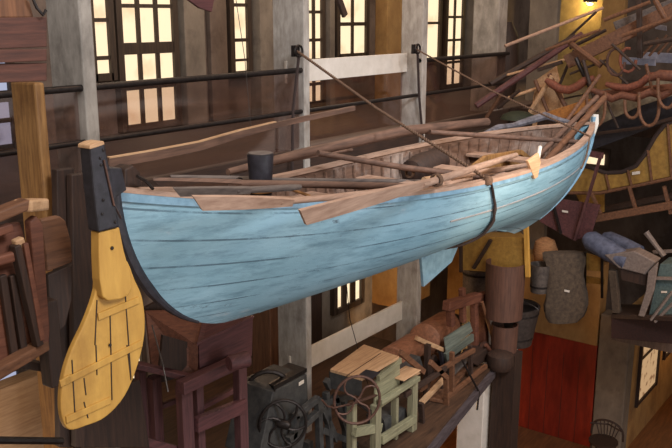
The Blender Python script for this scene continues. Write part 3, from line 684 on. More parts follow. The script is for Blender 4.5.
# 3. sage threshing machine with flywheel
Yt = 5.75
tm = thing('corn_sheller', 'pale green corn sheller with a board top and an iron flywheel', 'machine', (P(380,448,Y=Yt).x, Yt+.4, DZk))
tp = P(360,375,Y=Yt).z
A1, A2, A3, A4 = P(330,372,Z=tp+.03), P(364,347,Z=tp+.03), P(399,359,Z=tp+.03), P(362,381,Z=tp+.03)
obj('top_boards', MB().prism([A1,A2,A3,A4], (0,0,.04)), tan_wood, tm, .004, label='bare tan boards on top')
obj('top_joint', MB().beam(P(345,377,Z=tp+.072), P(381,353,Z=tp+.072), .008, .004), dk_wood, tm)
obj('body_side', MB().prism([A4-V((0,0,.0)), A4-V((0,0,.22)), A1-V((0,0,.22)), A1], (.02,.03,0)), charcoal, tm)
obj('front_panel', MB().prism([P(375,412,Y=Yt),P(400,395,Y=Yt),P(400,363,Y=Yt),P(376,380,Y=Yt)], (0,.03,0)), sage, tm, .004)
obj('feed_mouth', MB().prism([P(358,376,Z=tp+.08),P(366,370,Z=tp+.08),P(380,373,Z=tp+.08),P(370,381,Z=tp+.08)], (0,0,.01)), black_paint, tm)
obj('side_rail', MB().beam(P(380,402,Y=Yt-.08), P(418,378,Y=Yt-.08), .08, .07), sage, tm, .005)
obj('upper_rail', MB().beam(P(378,378,Y=Yt-.06), P(400,360,Y=Yt-.06), .06, .08), sage, tm, .005)
obj('end_block', MB().box(tuple(P(397,373,Y=Yt)-V((.06,.15,.05))), tuple(P(411,372,Y=Yt)+V((.02,.1,.05)))), tan_wood, tm, .006)
obj('beam', MB().beam(P(381,440,Y=Yt-.05), P(415,418,Y=Yt-.05), .08, .12), sage, tm, .006)
obj('beam', MB().beam(P(354,432,Y=Yt), P(380,427,Y=Yt), .08, .12), sage, tm, .006)
obj('beam', MB().beam(P(355,400,Y=Yt+.1), P(381,420,Y=Yt), .04, .05), iron, tm)
for (x, y, wd, yy) in ((379,405,.13,Yt-.05), (416,380,.13,Yt-.05), (355,405,.10,Yt+.02), (398,398,.06,Yt+.02)):
    a = P(x, y, Y=yy); obj('leg', MB().box((a.x-wd/2, yy, DZk), (a.x+wd/2, yy+.1, a.z)), sagez, tm, .006)
c = P(357,400,Y=Yt-.35)
wh = obj('flywheel', ring(c, .31, .018), rust, tm, smooth=True)
for k in range(4):
    an = k/4*2*math.pi+.5; m_ = []
    for j in range(7):
        rr = .31*j/6; aa = an+.8*math.sin(j/6*math.pi)*.6; m_.append(c+WD*(rr*math.cos(aa))+V((0, 0, rr*math.sin(aa))))
    obj('spoke', MB().tube(m_, .013, 6), rust, wh, smooth=True)
obj('axle', MB().tube([P(348,405,Y=Yt-.22), P(385,392,Y=Yt+.1)], .02, 8), rust, tm)
obj('crank', MB().tube([P(322,400,Y=Yt-.2), P(327,406,Y=Yt-.2), P(334,408,Y=Yt-.2), P(350,404,Y=Yt-.22)], .012, 6), rust, tm)
obj('shelf', MB().prism(poly([(384,420),(406,408),(408,420),(386,434)], Yt+.1), (0,.3,0)), charcoal, tm)
# 4. slatted barrow of the second machine
gm = thing('cider_mill', 'brown mill with a round wooden drum beside the corn sheller', 'machine', (P(405,430,Y=6.4).x, 6.5, DZk))
def drum(root, p, q, r, m): return obj('drum', MB().lathe(p, q-p, [(.0,-.001),(r*.9,0),(r,.02),(r,(q-p).length-.02),(r*.9,(q-p).length),(0,(q-p).length+.001)], 28), m, root, smooth=True)
drum(gm, P(391,360,Y=6.4), P(413,346,Y=6.6), .21, drum_wood)
obj('belt_box', MB().prism(poly([(400,372),(420,356),(424,368),(404,385)], 6.1), (0,.3,0)), charcoal, gm, .01)
obj('block', MB().box(tuple(P(412,372,Y=6.1)-V((.14,.08,.05))), tuple(P(412,372,Y=6.1)+V((.14,.08,.05)))), tan_wood, gm, .01)
obj('block', MB().box(tuple(P(420,386,Y=6.0)-V((.10,.08,.05))), tuple(P(420,386,Y=6.0)+V((.10,.08,.05)))), br_woodx, gm, .01)
obj('rail', MB().beam(P(421,403,Y=5.95), P(446,377,Y=6.0), .08, .06), tan_wood, gm, .006)
for x, y in ((423,400),(444,380),(430,345)):
    a = P(x,y,Y=6.0); obj('leg', MB().box((a.x-.04, 6.0, DZk), (a.x+.04, 6.08, a.z)), dk_wood, gm, .004)
obj('chute', MB().prism(poly([(424,412),(440,388),(442,402),(428,424)], 6.1), (0,.2,0)), charcoal, gm)
obj('chute', MB().prism(poly([(425,370),(436,355),(446,372),(430,385)], 6.3), (0,.05,0)), dk_wood, gm)
for q in (((405,395),(446,368)), ((408,440),(440,415)), ((400,352),(424,372)), ((421,403),(423,440)), ((446,377),(447,420)), ((430,362),(447,378))):
    obj('rail', MB().beam(P(*q[0], Y=5.75), P(*q[1], Y=5.75), .05, .08), (br_woodx, dk_woodx)[q[0][0] % 2], gm, .005)
for q in (((326,392),(330,448)), ((334,395),(352,448)), ((318,404),(352,396)), ((322,430),(356,444)), ((344,398),(346,448)), ((330,388),(326,380))):
    obj('rear_frame', MB().beam(P(*q[0], Y=Yt+.35), P(*q[1], Y=Yt+.35), .07, .08), charcoal, tm, .005)
for q, yy in ((((452,352),(452,400)),5.85), (((470,345),(471,385)),5.9), (((436,372),(474,350)),5.85), (((446,398),(486,366)),5.85), (((432,395),(448,372)),6.2), (((456,384),(478,366)),6.1)):
    obj('post', MB().beam(P(*q[0], Y=yy), P(*q[1], Y=yy), .06, .07), (dk_woodx, br_woodx)[int(yy*20) % 2], gm, .005)
# 5. grindstone drum machine with green trough
g2 = thing('threshing_drum', 'brown half-round threshing drum with a grey-green trough', 'machine', (P(440,410,Y=6.6).x, 6.5, DZk))
drum(g2, P(424,340,Y=6.6), P(446,326,Y=6.9), .27, drum_wood)
obj('rail', MB().beam(P(416,338,Y=6.4), P(446,351,Y=6.2), .06, .07), tan_wood, g2, .006)
obj('trough_side', MB().prism([P(447,352,Y=6.1),P(473,331,Y=6.1),P(470,322,Y=6.2),P(445,338,Y=6.2)], (0,.03,0)), gr_green, g2, .004)
obj('trough_base', MB().prism([P(447,361,Y=6.05),P(474,341,Y=6.05),P(474,334,Y=6.05),P(446,354,Y=6.05)], (0,.05,0)), gr_green, g2, .004)
obj('tin_hopper', MB().prism([P(449,362,Y=6.0),P(472,352,Y=6.0),P(466,364,Y=5.95),P(452,378,Y=5.95)], (0,.08,0)), tin, g2, .004)
obj('dark_side', MB().prism([P(441,352,Y=6.1),P(450,356,Y=6.1),P(451,380,Y=6.1),P(444,372,Y=6.1)], (0,.05,0)), black_paint, g2)
for x, y in ((450,365),(468,350),(446,350)):
    a = P(x,y,Y=6.2); obj('leg', MB().box((a.x-.04, 6.2, DZk), (a.x+.04, 6.28, a.z)), dk_wood, g2, .004)
obj('stay', MB().beam(P(468,370,Y=6.0), P(482,390,Y=5.8), .05, .05), br_woodx, g2)
# 6. wooden screw press
pr = thing('wooden_press', 'brown wooden press with turned posts beside the hanging tubs', 'machine', (P(465,380,Y=6.3).x, 6.4, DZk))
obj('cross_beam', MB().beam(P(446,306,Y=6.2), P(478,297,Y=6.2), .14, .16), red_wood, pr, .015)
obj('cross_beam', MB().beam(P(474,300,Y=6.25), P(492,296,Y=6.25), .14, .20), red_wood, pr, .015)
for (x, y, h, wd) in ((450,302,24,.12),(462,288,34,.10),(474,297,50,.12),(483,296,58,.14)):
    obj('post', MB().beam(P(x,y,Y=6.25), P(x+1,y+h,Y=6.25), wd, wd), red_wood, pr, .02)
a = P(478,340,Y=6.3); obj('leg', MB().box((a.x-.06, 6.3, DZk), (a.x+.06, 6.42, a.z)), br_wood, pr)
obj('handle', MB().tube([P(482,302,Y=6.1), P(497,352,Y=6.0)], .03, 8), br_wood, pr, smooth=True)
obj('handle', MB().tube([P(486,345,Y=6.0), P(505,372,Y=5.9)], .035, 8), red_wood, pr, smooth=True)
obj('wheel', MB().lathe(P(484,352,Y=6.1), (0,-1,.3), [(.05,0),(.18,.01),(.18,.05),(.05,.06),(0,.06)], 20), rust, pr, smooth=True)
obj('bed', MB().prism([P(468,360,Y=6.0),P(492,345,Y=6.0),P(500,352,Y=6.0),P(478,366,Y=6.0)], (0,.25,0)), dk_woodx, pr, .01)
tag(obj('iron_rod', MB().tube([P(462,360,Y=5.75), P(479,392,Y=5.62), P(477,410,Y=5.6)], .018, 6), iron), 'bent dark iron rod leaning on the gallery edge', 'rod')
tag(obj('floor_plank', MB().beam(P(432,400,Z=3.24), P(462,360,Z=3.24), .4, .06), br_woodx, None, .01), 'brown board lying on the lower gallery floor behind the machines', 'board')

barrel_m = wood('barrel_wood', hx(100,68,54), hx(66,44,36), GZ)
# ================================================================ HANGING TUBS AND SACK
def tub(cx, ytop, ybot, wpx, X, label, m, taper=.85, n='wooden_tub', cat='tub', hoops=2, open_=True, band=iron):
    a = P(cx, ytop, X=X); b = P(cx, ybot, X=X); T = (a-V((0,0,EYE))).dot(FW); r = wpx/FPX*T/2; h = a.z-b.z
    base = V((a.x, a.y, b.z)); t = thing(n, label, cat, base, 'tubs and pails hanging below the boat')
    obj('body', MB().lathe(base, (0,0,1), [(r*taper,0),(r,h),(r*.9,h),(r*taper*.88,.04),(0,.04)], 24), m, t, smooth=True)
    for k in range(hoops):
        z = h*(.18+.64*k/max(1, hoops-1)); rr = r*(taper+(1-taper)*z/h)+.004
        obj('hoop', MB().lathe(base+V((0,0,z)), (0,0,1), [(rr,0),(rr+.006,.002),(rr+.006,.035),(rr,.037)], 24), band, t)
    return t, base, r, h
tub(506, 262, 317, 40, 12.75, 'large brown stave barrel hanging under the yellow panel', barrel_m, .95, hoops=0)
pail_m = mat('dark_pail', hx(66,58,54), hx(40,34,32), (4,4,4), .5)
t_, bs, r_, h_ = tub(516, 305, 343, 48, 13.3, 'dark wide pail with a bail handle under the brown barrel', pail_m, .72)
obj('bail_handle', MB().tube([bs+V((0, r_*math.cos(k/10*math.pi), h_-.02+r_*.25*math.sin(k/10*math.pi))) for k in range(11)], .012, 6), iron, t_, smooth=True)
tub(505, 324, 354, 27, 12.75, 'narrow brown wooden mortar standing on the dark post', barrel_m, .95, 'wooden_mortar', 'mortar', hoops=0)
tub(541, 264, 292, 22, 13.4, 'small tin pail below the yellow panel', tin, .8, 'tin_pail', 'pail', 1)
tub(478, 268, 300, 30, 13.6, 'grey-brown tub half hidden behind the wooden press', grey_wood, .95)
pq = P(515,360,X=12.6); pr_ = P(493,360,X=12.6)
struct('trim_4', MB().box((12.6, pq.y, 0), (12.9, pr_.y, P(505,354,X=12.6).z)), dk_wood)
tag(obj('tree_stump_block', MB().lathe(P(500,368,X=12.45), (0,0,1), [(.2,0),(.24,.1),(.22,.25),(.12,.3),(0,.3)], 12), dk_wood, None, 0, True), 'rough dark wooden block on the near side of the dark post', 'block')
# yellow panel cart body
yc = thing('yellow_cart_body', 'mustard yellow cart body panel under the bow of the boat', 'cart', P(495,275,X=12.8))
def polyX(pts, X): return [P(x, y, X=X) for x, y in pts]
obj('side_panel', MB().prism(polyX([(463,236),(528,238),(529,275),(461,270)], 12.8), (.04,0,0)), mustard, yc, .006)
obj('end_panel', MB().prism([P(528,238,X=12.8), P(529,275,X=12.8), P(524,262,X=14), P(524,232,X=14)], (0,-.02,0)), mustard, yc)
obj('corner_post', MB().beam(P(526,222,X=12.75), P(528,277,X=12.75), .06, .08), yellow_paint, yc, .008)
obj('brace', MB().beam(P(491,240,X=12.77), P(474,268,X=12.77), .05, .09, (1,0,0)), dk_wood, yc)
obj('front_post', MB().beam(P(461,238,X=12.78), P(461,272,X=12.78), .05, .05), dk_wood, yc)
obj('floor_panel', MB().prism([P(463,236,X=12.84), P(528,238,X=12.84), P(520,232,X=14), P(470,232,X=14)], (0,0,-.02)), mustard, yc)
obj('bolt', MB().lathe(P(499,269,X=12.79), (-1,0,0), [(.025,0),(.02,.01),(0,.012)], 8), iron, yc)
bk = MB().lathe(P(546,268,X=14), (0,.1,1), [(.14,0),(.2,.12),(.22,.32),(.17,.5),(.06,.56),(0,.57)], 16)
tag(obj('straw_basket', bk, basket_m, None, 0, True), 'tan straw basket behind the yellow panel', 'basket')
sk = MB(); rows = []
for i in range(13):
    k = i/12; cx = 563+4*math.sin(k*3); hw = (20, 21, 20, 18.5, 18, 19, 19, 20, 21, 22, 21, 19, 14)[i]; y = 252+70*k
    c = P(cx, y, X=13.6); T = (c-V((0,0,EYE))).dot(FW); r = hw/FPX*T; dth = .13+.05*math.sin(k*math.pi)
    rows.append([c+V((-math.sin(a*2*math.pi/20)*dth, 0, 0))+RT*r*math.cos(a*2*math.pi/20)*(1+.04*math.sin(a*3+i)) for a in range(21)])
sk.grid(rows); sk.add(rows[0][:20], [tuple(range(20))]); sk.add(rows[-1][:20], [tuple(range(20))])
tag(obj('grain_sack', sk, sack_m, None, 0, True), 'tall grey-brown sack hanging beside the tubs', 'sack')
tag(obj('paper_tag', MB().box(tuple(P(567,291,X=13.44)-V((.004,.045,.018))), tuple(P(567,291,X=13.44)+V((0,.045,.018)))), white_paint), 'small white tag on the grey-brown sack', 'tag')
# maroon box under the bow
mbx = thing('maroon_wagon_box', 'maroon painted wagon box with dark straps under the bow', 'wagon box', P(575,235,X=14.2))
obj('side', MB().prism(polyX([(538,214),(553,198),(600,205),(590,238),(572,240),(540,222)], 13.9), (.05,0,0)), maroon, mbx, .008)
obj('strap', MB().beam(P(551,196,X=13.86), P(561,234,X=13.86), .03, .06, (1,0,0)), iron, mbx)
obj('strap', MB().beam(P(601,155,X=13.7), P(575,240,X=13.86), .04, .07, (1,0,0)), maroonz, mbx)
obj('top_rail', MB().beam(P(583,152,X=13.7), P(603,156,X=13.7), .08, .10), maroon, mbx, .01)
obj('tag', MB().prism(polyX([(562,210),(568,211),(568,213),(562,212)], 13.84), (.004,0,0)), white_paint, mbx)
# ---------------------------------------------------------------- sleigh
sl = thing('sleigh', 'mustard yellow sleigh with a swept curved side and a long runner', 'sleigh', P(630,225,X=14.8))
side = [(560,170),(580,165),(592,168),(606,173),(622,172),(636,166),(646,153),(655,137),(664,126),(676,119),(700,110),(700,170),(672,176),(640,183),(600,191),(575,193),(562,190)]
obj('side_panel', MB().prism(polyX(side, 14.2), (.05,0,0)), mustard, sl, .006)
obj('far_side_panel', MB().prism(polyX(side, 15.1), (.05,0,0)), mustard, sl)
ed = polyX(side[:11], 14.19); obj('edge_rail', MB().tube(ed, .035, 8), dk_rope, sl, smooth=True)
ed = polyX([(562,193),(600,193),(640,185),(672,178),(700,172)], 14.18); obj('lower_rail', MB().tube(ed, .03, 8), br_woodx, sl, smooth=True)
for (x, y0, y1) in ((606,174,192),(628,170,187),(648,150,182),(668,124,178)):
    obj('side_stile', MB().beam(P(x,y0,X=14.17), P(x+4,y1,X=14.17), .03, .035, (1,0,0)), br_woodx, sl)
for (x0_, x1_) in ((590,601),(629,637),(664,671)):
    obj('strut', MB().beam(P(x0_,186 if x0_ > 620 else 190,X=14.15), P(x1_,214,X=14.15), .05, .07, (1,0,0)), br_woodx, sl, .006)
obj('runner', MB().beam(P(565,224,X=14.1), P(700,200,X=14.1), .07, .13), br_woodx, sl, .01)
obj('far_runner', MB().beam(P(585,212,X=15.1), P(700,190,X=15.1), .07, .10), dk_woodx, sl)
obj('tag', MB().prism(polyX([(632,172),(640,171),(640,174),(632,175)], 14.16), (.004,0,0)), white_paint, sl)
o = obj('window_14', MB().box(tuple(P(605,168,X=20)-V((0,.1,.05))), tuple(P(583,150,X=20)+V((.05,.1,.08)))), frame_m); o['kind'] = 'structure'
q0, q1 = P(604,165,X=19.97), P(586,153,X=19.97)
obj('pane', MB().box((19.95, min(q0.y,q1.y), min(q0.z,q1.z)), (19.98, max(q0.y,q1.y), max(q0.z,q1.z))), glow, o)
# yellow rear cart pieces
yp = thing('yellow_chair', 'small yellow slatted chair behind the blue-grey roll', 'chair', P(593,285,X=14.8))
obj('seat_panel', MB().prism(polyX([(586,253),(603,258),(603,272),(586,270)], 14.8), (.03,0,0)), mustard, yp, .004)
obj('lower_panel', MB().prism(polyX([(585,276),(604,279),(604,285),(585,283)], 14.8), (.03,0,0)), mustard, yp, .004)
for x in (585, 602): obj('leg', MB().beam(P(x,252,X=14.78), P(x,298,X=14.78), .04, .04), iron, yp)
tag(obj('yellow_board', MB().prism(polyX([(576,195),(604,192),(604,212),(586,214)], 14.9), (.04,0,0)), mustard), 'yellow board showing between the maroon box and the sleigh runner', 'board')
# blue-grey seat rolls and grey bench
bn = thing('wagon_bench', 'grey plank wagon seat with two blue-grey leather rolls', 'seat', P(625,315,X=14.0))
for i, (a, b, r) in enumerate((((592,241),(628,262),.17), ((610,239),(640,252),.13))):
    p, q = P(*a, X=13.7+.5*i), P(*b, X=13.5+.5*i)
    obj('leather_roll', MB().lathe(p, q-p, [(0,-.16),(r*.6,-.13),(r,-.02),(r,(q-p).length*.5),(r*.85,(q-p).length),(0,(q-p).length+.02)], 18), bluegrey, bn, smooth=True)
obj('seat_plank', MB().prism(polyX([(604,255),(634,251),(656,262),(645,275),(618,268)], 13.4), (.3,0,0)), greypaint, bn, .02)
obj('side_plank', MB().prism(polyX([(648,272),(658,262),(654,290),(644,317),(638,316),(646,290)], 13.35), (.05,0,0)), greypaint, bn, .01)
obj('front_plank', MB().prism(polyX([(620,268),(650,274),(646,286),(622,280)], 13.45), (.04,0,0)), dk_wood, bn)
obj('leg', MB().beam(P(613,270,X=13.5), P(617,312,X=13.6), .12, .12), sack_m, bn, .01)
tb = thing('teal_box', 'teal grey wooden box at the right edge above the dark platform', 'box', P(665,318,X=13.6))
obj('side', MB().prism(polyX([(660,264),(700,262),(700,318),(648,318)], 13.5), (.5,0,0)), teal, tb, .01)
obj('shelf', MB().beam(P(654,278,X=13.4), P(690,279,X=13.4), .06, .04), greypaint, tb)
obj('tongs', MB().tube([P(672,292,X=13.3), P(651,320,X=13.3)], .025, 6).tube([P(676,300,X=13.3), P(655,322,X=13.3)], .025, 6), greypaint, tb)
obj('tag', MB().prism(polyX([(661,291),(667,291),(667,293),(661,293)], 13.48), (.004,0,0)), white_paint, tb)
tag(obj('bent_handle', MB().tube([P(646,232,X=13.9), P(657,247,X=13.9), P(664,256,X=13.9)], [.05,.04,.05], 8), greypaint, None, 0, True), 'short grey wooden handle above the teal box', 'handle')
tag(obj('plank_rail', MB().beam(P(653,252,X=14.2), P(690,250,X=14.2), .05, .05), greypaint), 'thin pale rail at the right edge under the sleigh runner', 'rail')
pf = thing('dark_platform', 'very dark red-brown shelf platform at the right edge', 'shelf', P(650,340,X=13.6))
obj('deck', MB().prism([P(611,314,X=13.6), P(700,318,X=13.0), P(700,306,X=15.2), P(620,304,X=15.2)], (0,0,-.08)), dk_woodx, pf, .01)
obj('apron', MB().prism(polyX([(611,316),(700,322),(700,350),(672,344),(611,338)], 13.6), (.05,0,0)), wood('dark_red_wood', hx(60,32,26), hx(34,20,18), GX), pf, .008)
# windsor chair on the ground floor
wc = thing('windsor_chair', 'dark hoop-back spindle chair in front of the red door', 'chair', V((P(606,448,X=15.5).x, P(606,448,X=15.5).y, 0)))
cb = P(606,448,X=15.5); T = (cb-V((0,0,EYE))).dot(FW); hwid = 16/FPX*T
zb = .9; ztop = P(606,420,X=15.5).z
z_ = lambda v: V((0,0,v))
seat = MB().lathe(V((15.3, cb.y, .86)), (0,0,1), [(.26,0),(.28,.02),(.28,.05),(0,.05)], 20); obj('seat', seat, dk_wood, wc, smooth=True)
hoop = [V((15.5, cb.y-hwid*math.cos(t/16*math.pi), .9+(ztop-.9)*min(1, math.sin(t/16*math.pi)**.6 if t not in (0,16) else 0))) for t in range(17)]
obj('back_hoop', MB().tube(hoop, .022, 8), dk_wood, wc, smooth=True)
for k in range(-3, 4):
    y = cb.y+hwid*k/4; zt = .9+(ztop-.9)*min(1, (1-(k/4)**2)**.3); obj('spindle', MB().tube([(15.48, y*.6+cb.y*.4, .9), (15.5, y, zt)], .01, 6), dk_wood, wc)
obj('arm_rail', MB().tube([V((15.5-.1, cb.y-hwid, 1.15)), V((15.52, cb.y, 1.17)), V((15.5-.1, cb.y+hwid, 1.15))], .016, 6), dk_wood, wc)
for sx in (-.17, .17):
    for sy in (-.17, .17): obj('leg', MB().tube([(15.3+sx, cb.y+sy, .86), (15.3+sx*1.4, cb.y+sy*1.4, 0)], .02, 8), dk_wood, wc)

# ================================================================ TOOLS ON THE END GALLERY (top right)
def pole(a, b, r, label, m=br_woodx, X=13.8, X2=None, cat='pole', nm='tool_handle', sq=False, group='poles and handles hung on the end gallery'):
    p, q = P(*a, X=X), P(*b, X=X2 or X)
    g = MB().beam(p, q, r*2, r*2.2) if sq else MB().tube([p, p.lerp(q, .5), q], [r, r*1.05, r*.9], 8)
    return tag(obj(nm, g, m, None, .01 if sq else 0, not sq), label, cat, group)
pole((505,46),(603,8), .028, 'light thin pole end topmost of those sticking out left', oar_wood, 13.4, 15)
pole((507,75),(600,50), .02, 'pale thin pole crossing below the thick red pole', tan_wood, 13.4, 15)
pole((476,106),(582,34), .055, 'thick dark reddish pole pointing down left at the mast end', maroon, 13.0, 14.4)
pole((490,84),(575,36), .05, 'thick dark pole above the reddish one', dk_woodx, 13.4, 14.6)
pole((508,98),(562,80), .026, 'pale stick ending beside the mast, lowest on the left', tan_wood, 13.3, 14)
pole((540,64),(596,12), .022, 'thin dark rod rising steeply to the lamp', dk_woodx, 14.6)
pole((570,48),(606,30), .03, 'dark stick in front of the yellow wall, upper', dk_woodx, 14.6)
pole((565,60),(607,40), .03, 'dark stick in front of the yellow wall, lower', dk_woodx, 14.5)
pole((567,62),(690,2), .10, 'long thick squared beam slanting up to the right edge', br_woodx, 13.6, 13.9, 'beam', 'timber_beam', True)
pole((615,28),(700,-6), .09, 'upper squared beam with a dark end near the ochre column', grey_wood, 14.0, 14.4, 'beam', 'timber_beam', True)
pole((570,43),(601,66), .045, 'stout wooden handle slanting down right under the thick beam', br_woodx, 13.4, 13.3)
pole((583,60),(598,112), .03, 'long narrow handle hanging beside the red yoke', dk_woodx, 13.2)
pole((576,58),(592,92), .035, 'black iron tool shank hanging beside the red yoke', iron, 13.3)
pole((600,75),(560,130), .03, 'thin shaft crossing from the yokes to the bow', br_woodx, 12.9, 12.3)
pole((530,112),(552,76), .04, 'tan stick leg leaning by the column behind the bow', tan_wood, 13.4)
pole((535,80),(548,112), .035, 'brown stick crossing the tan leg behind the bow', br_woodx, 13.5)
pole((549,74),(566,108), .04, 'brown leg of the trestle right of the tan leg', br_woodx, 13.5)
pole((560,84),(574,50), .025, 'thin upright stick over the red yoke', dk_woodx, 13.8)
pole((639,-6),(640,58), .035, 'dark upright post crossing the beams at top right', dk_wood, 13.5, None, 'post', 'upright_post', True)
pole((600,96),(700,86), .08, 'long brown yoke beam at the bottom of the yokes', red_wood, 13.5, 13.3, 'beam', 'timber_beam')
for i in range(6):
    x = 652+i*9
    pole((x-12,58-i*2),(x+6,38-i*3), .02, ('rake tooth stick at the right edge, lowest','second rake stick from the lowest at right','third rake stick at right','fourth rake stick at right','fifth rake stick at right','rake stick nearest the right corner')[i], br_woodx, 14.2, None, 'stick', 'rake_stick')
extra = [((604,20),(650,2),.03,'slim rod high up right of the ochre column'),((612,44),(640,70),.022,'short brown rod slanting down behind the orange hook'),((622,36),(672,18),.03,'brown rod just under the thick slanting beam'),
 ((644,44),(690,36),.035,'brown rail across the tooth sticks at right'),((646,64),(652,90),.025,'short upright rod over the brown yokes'),((600,60),(628,84),.022,'thin dark rod slanting behind the iron hooks'),
 ((655,0),(667,22),.04,'stubby dark handle at the top right corner'),((606,100),(618,128),.02,'thin rod hanging below the brown yoke'),((546,50),(600,30),.025,'brown rod in front of the yellow wall below the lamp'),
 ((498,108),(520,90),.03,'stick crossing the dark poles behind the mast end'),((486,118),(500,96),.03,'stub of a pole standing behind the mast end'),((570,74),(606,60),.02,'thin rod just above the red left yoke')]
for k, (a_, b_, r_, l_) in enumerate(extra): pole(a_, b_, r_, l_, (br_woodx, dk_woodx)[k % 2], 13.05+.03*k)
tr = thing('tan_trestle', 'tan board trestle standing behind the bow by the column', 'trestle', P(545,112,X=13.8))
obj('board', MB().prism(polyX([(536,80),(556,66),(566,112),(530,116)], 13.9), (.04,0,0)), tan_wood, tr, .006)
for yy in (P(536,90,X=13.9).y, P(560,90,X=13.9).y): obj('leg', MB().box((13.9, yy-.03, P(540,118,X=13.9).z-.3), (13.96, yy+.03, P(540,90,X=13.9).z)), tan_wood, tr)
obj('top_bar', MB().beam(P(538,70,X=13.6), P(562,62,X=13.6), .08, .06), dk_woodx, tr, .006)
# yokes
def yoke(pts, r, X, label, m, bows=()):
    t = thing('ox_yoke', label, 'yoke', P(*pts[0], X=X), 'ox yokes on the end gallery')
    pp = [P(*q, X=X) for q in pts]
    obj('beam', MB().tube(pp, [r*.6]+[r]*(len(pp)-2)+[r*.6], 12), m, t, smooth=True)
    for (x, y0, hw, h) in bows:
        ppp = [P(x-hw, y0, X=X-.1)]+[P(x-hw*math.cos(k/10*math.pi), y0+h*.45+h*.55*math.sin(k/10*math.pi), X=X-.1) for k in range(11)]+[P(x+hw, y0, X=X-.1)]
        obj('bow', MB().tube(ppp, .024, 8), br_woodx, t, smooth=True)
    return t
yoke([(546,80),(552,84),(560,89),(569,90),(578,86),(586,80),(594,78)], .068, 13.3, 'red curved ox yoke, left one', red_yoke)
yoke([(606,84),(616,87),(628,88),(640,84),(650,76),(660,74)], .06, 13.2, 'red curved ox yoke with iron hooks above it, right one', red_yoke)
yoke([(592,90),(602,94),(612,99),(622,95),(636,98),(650,92),(662,96),(676,90)], .058, 13.0, 'brown ox yoke with three hanging bows', red_wood, ((596,92,9,34),(649,92,10,34),(632,100,7,18)))
yoke([(650,78),(660,75),(672,76),(690,82)], .08, 12.9, 'brown ox yoke with a bow at the right edge', red_wood, ((667,78,9,30),))
for (x, y, r, lb) in ((616,62,9,'iron hook ring hanging left of the upright post'),(628,60,8,'orange rusty hook beside the upright post'),):
    pp = [P(x+r*math.cos(k/10*math.pi*1.6), y+r*1.5*math.sin(k/10*math.pi*1.6), X=13.1) for k in range(11)]
    tag(obj('iron_hook', MB().tube(pp, .022, 6), rust if r == 9 else red_yoke, None, 0, True), lb, 'hook', 'hooks above the red yoke')
for (a, b, X, lb) in (((622,57),(655,64),14.6,'pale blue-white board under the beams, left'),((640,52),(690,62),15.0,'pale blue-white board at the right edge'),((655,24),(666,29),14.8,'small white board high at right')):
    q = [P(a[0],b[1],X=X), P(b[0],b[1]+2,X=X), P(b[0],a[1]+2,X=X), P(a[0],a[1],X=X)]
    tag(obj('pale_board', MB().prism(q, (.05,0,0)), mat('pale_blue_paint', hx(140,142,158), hx(104,108,126)), None, .005), lb, 'board', 'pale boards under the beams')
tag(obj('wagon_board', MB().prism(polyX([(544,113),(584,100),(588,110),(560,120),(545,120)], 12.9), (.5,0,0)), wood('orange_wood', hx(170,112,50), hx(120,74,34), GX), None, .01), 'orange-brown plank just above the bow', 'plank')
tag(obj('green_cloth', MB().lathe(P(518,119,X=13.2), (0,0,1), [(.3,0),(.26,.07),(.14,.12),(0,.14)], 12), mat('dark_green', hx(44,52,34), hx(28,34,22)), None, 0, True), 'dark green bundle behind the far gunwale near the bow', 'bundle')
dk = thing('dark_cart_cover', 'black sloping cover between the yokes and the sleigh', 'cover', P(640,140,X=14.6))
obj('cover', MB().prism(polyX([(590,128),(640,105),(700,84),(700,118),(668,122),(640,132),(592,150)], 14.3), (.1,0,0)), black_paint, dk)
obj('edge_bar', MB().tube(polyX([(594,134),(640,128),(680,116)], 14.1), .03, 6), dk_woodx, dk)
tag(obj('grey_canvas', MB().prism(polyX([(590,92),(672,76),(672,96),(640,106),(592,128),(586,112)], 14.0), (.06,0,0)), mat('canvas_grey', hx(130,120,100), hx(84,74,62)), None, .01), 'dirty grey canvas hanging behind the ox yokes', 'canvas')
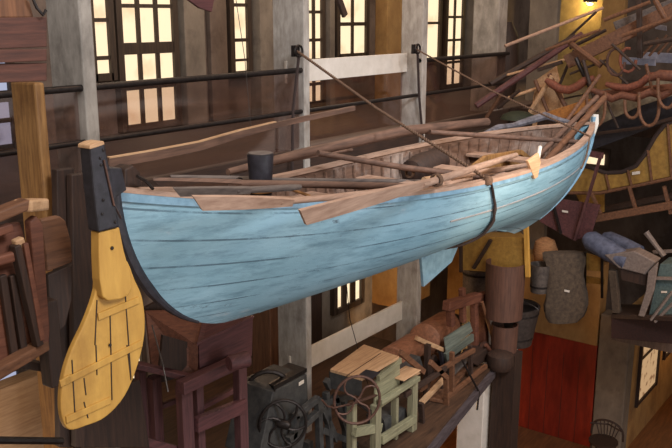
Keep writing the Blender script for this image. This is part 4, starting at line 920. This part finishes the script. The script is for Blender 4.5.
# lamp by the yellow wall
lm = thing('ceiling_lamp', 'small round lamp glowing over the yellow wall', 'lamp', P(590,3,X=20))
obj('shade', MB().lathe(P(590,2,X=20), (0,0,1), [(.16,0),(.15,.06),(.05,.16),(0,.17)], 16), iron, lm, smooth=True)
obj('bulb', MB().lathe(P(590,4,X=20), (0,0,1), [(0,-.03),(.06,-.02),(.07,.01),(0,.03)], 12), emit('bulb', (1,.8,.45,1), 12), lm, smooth=True)
pb = P(583, 6, X=20.65); light('POINT', pb, (0,0,0), 40, (1, .74, .32), .08)
# shadowy tool rack high on the gallery between the columns
tag(obj('hanging_tool', MB().beam(P(337,-6,Y=6.6), P(345,16,Y=6.6), .05, .09), dk_wood, None, .01), 'dark wooden tool end hanging from the top beside the upper window', 'tool')
tag(obj('hanging_board', MB().prism(poly([(178,-8),(215,-4),(212,12),(200,8)], 6.8), (0,.04,0)), maroon, None, .005), 'reddish board end hanging at the top above the railing', 'board')
tag(obj('dark_bundle', MB().lathe(V((P(505,75,Y=8).x, 8, 7.26)), (0,0,1), [(.2,0),(.3,.5),(.25,1.3),(.1,1.6),(0,1.6)], 12), dk_wood, None, 0, True), 'dark standing bundle in the shade between the far columns', 'bundle')
# thin wires to the lower board
tag(obj('thin_wire', MB().tube([P(236,0,Y=6.6), P(245,60,Y=6.6), P(251,130,Y=6.6)], .004, 4), tin), 'thin grey wire hanging across the gallery windows', 'wire', 'thin wires')
tag(obj('thin_wire', MB().tube([P(345,268,Y=6.3), P(350,320,Y=6.3), P(368,385,Y=6.0)], .005, 4), iron), 'thin dark wire crossing the lower white board', 'wire', 'thin wires')

tag(obj('canvas_edge', MB().tube([P(484,134,Y=5.0),P(498,128,Y=5.0),P(512,126,Y=4.98),P(528,121,Y=4.9),P(545,116,Y=4.8),P(558,120,Y=4.7),P(575,123,Y=4.5)], [.03,.05,.04,.055,.06,.045,.02], 8), mat('canvas_bluegrey', hx(120,118,126), hx(66,62,66)), None, 0, True), 'blue-grey rolled canvas along the far gunwale towards the bow', 'canvas')
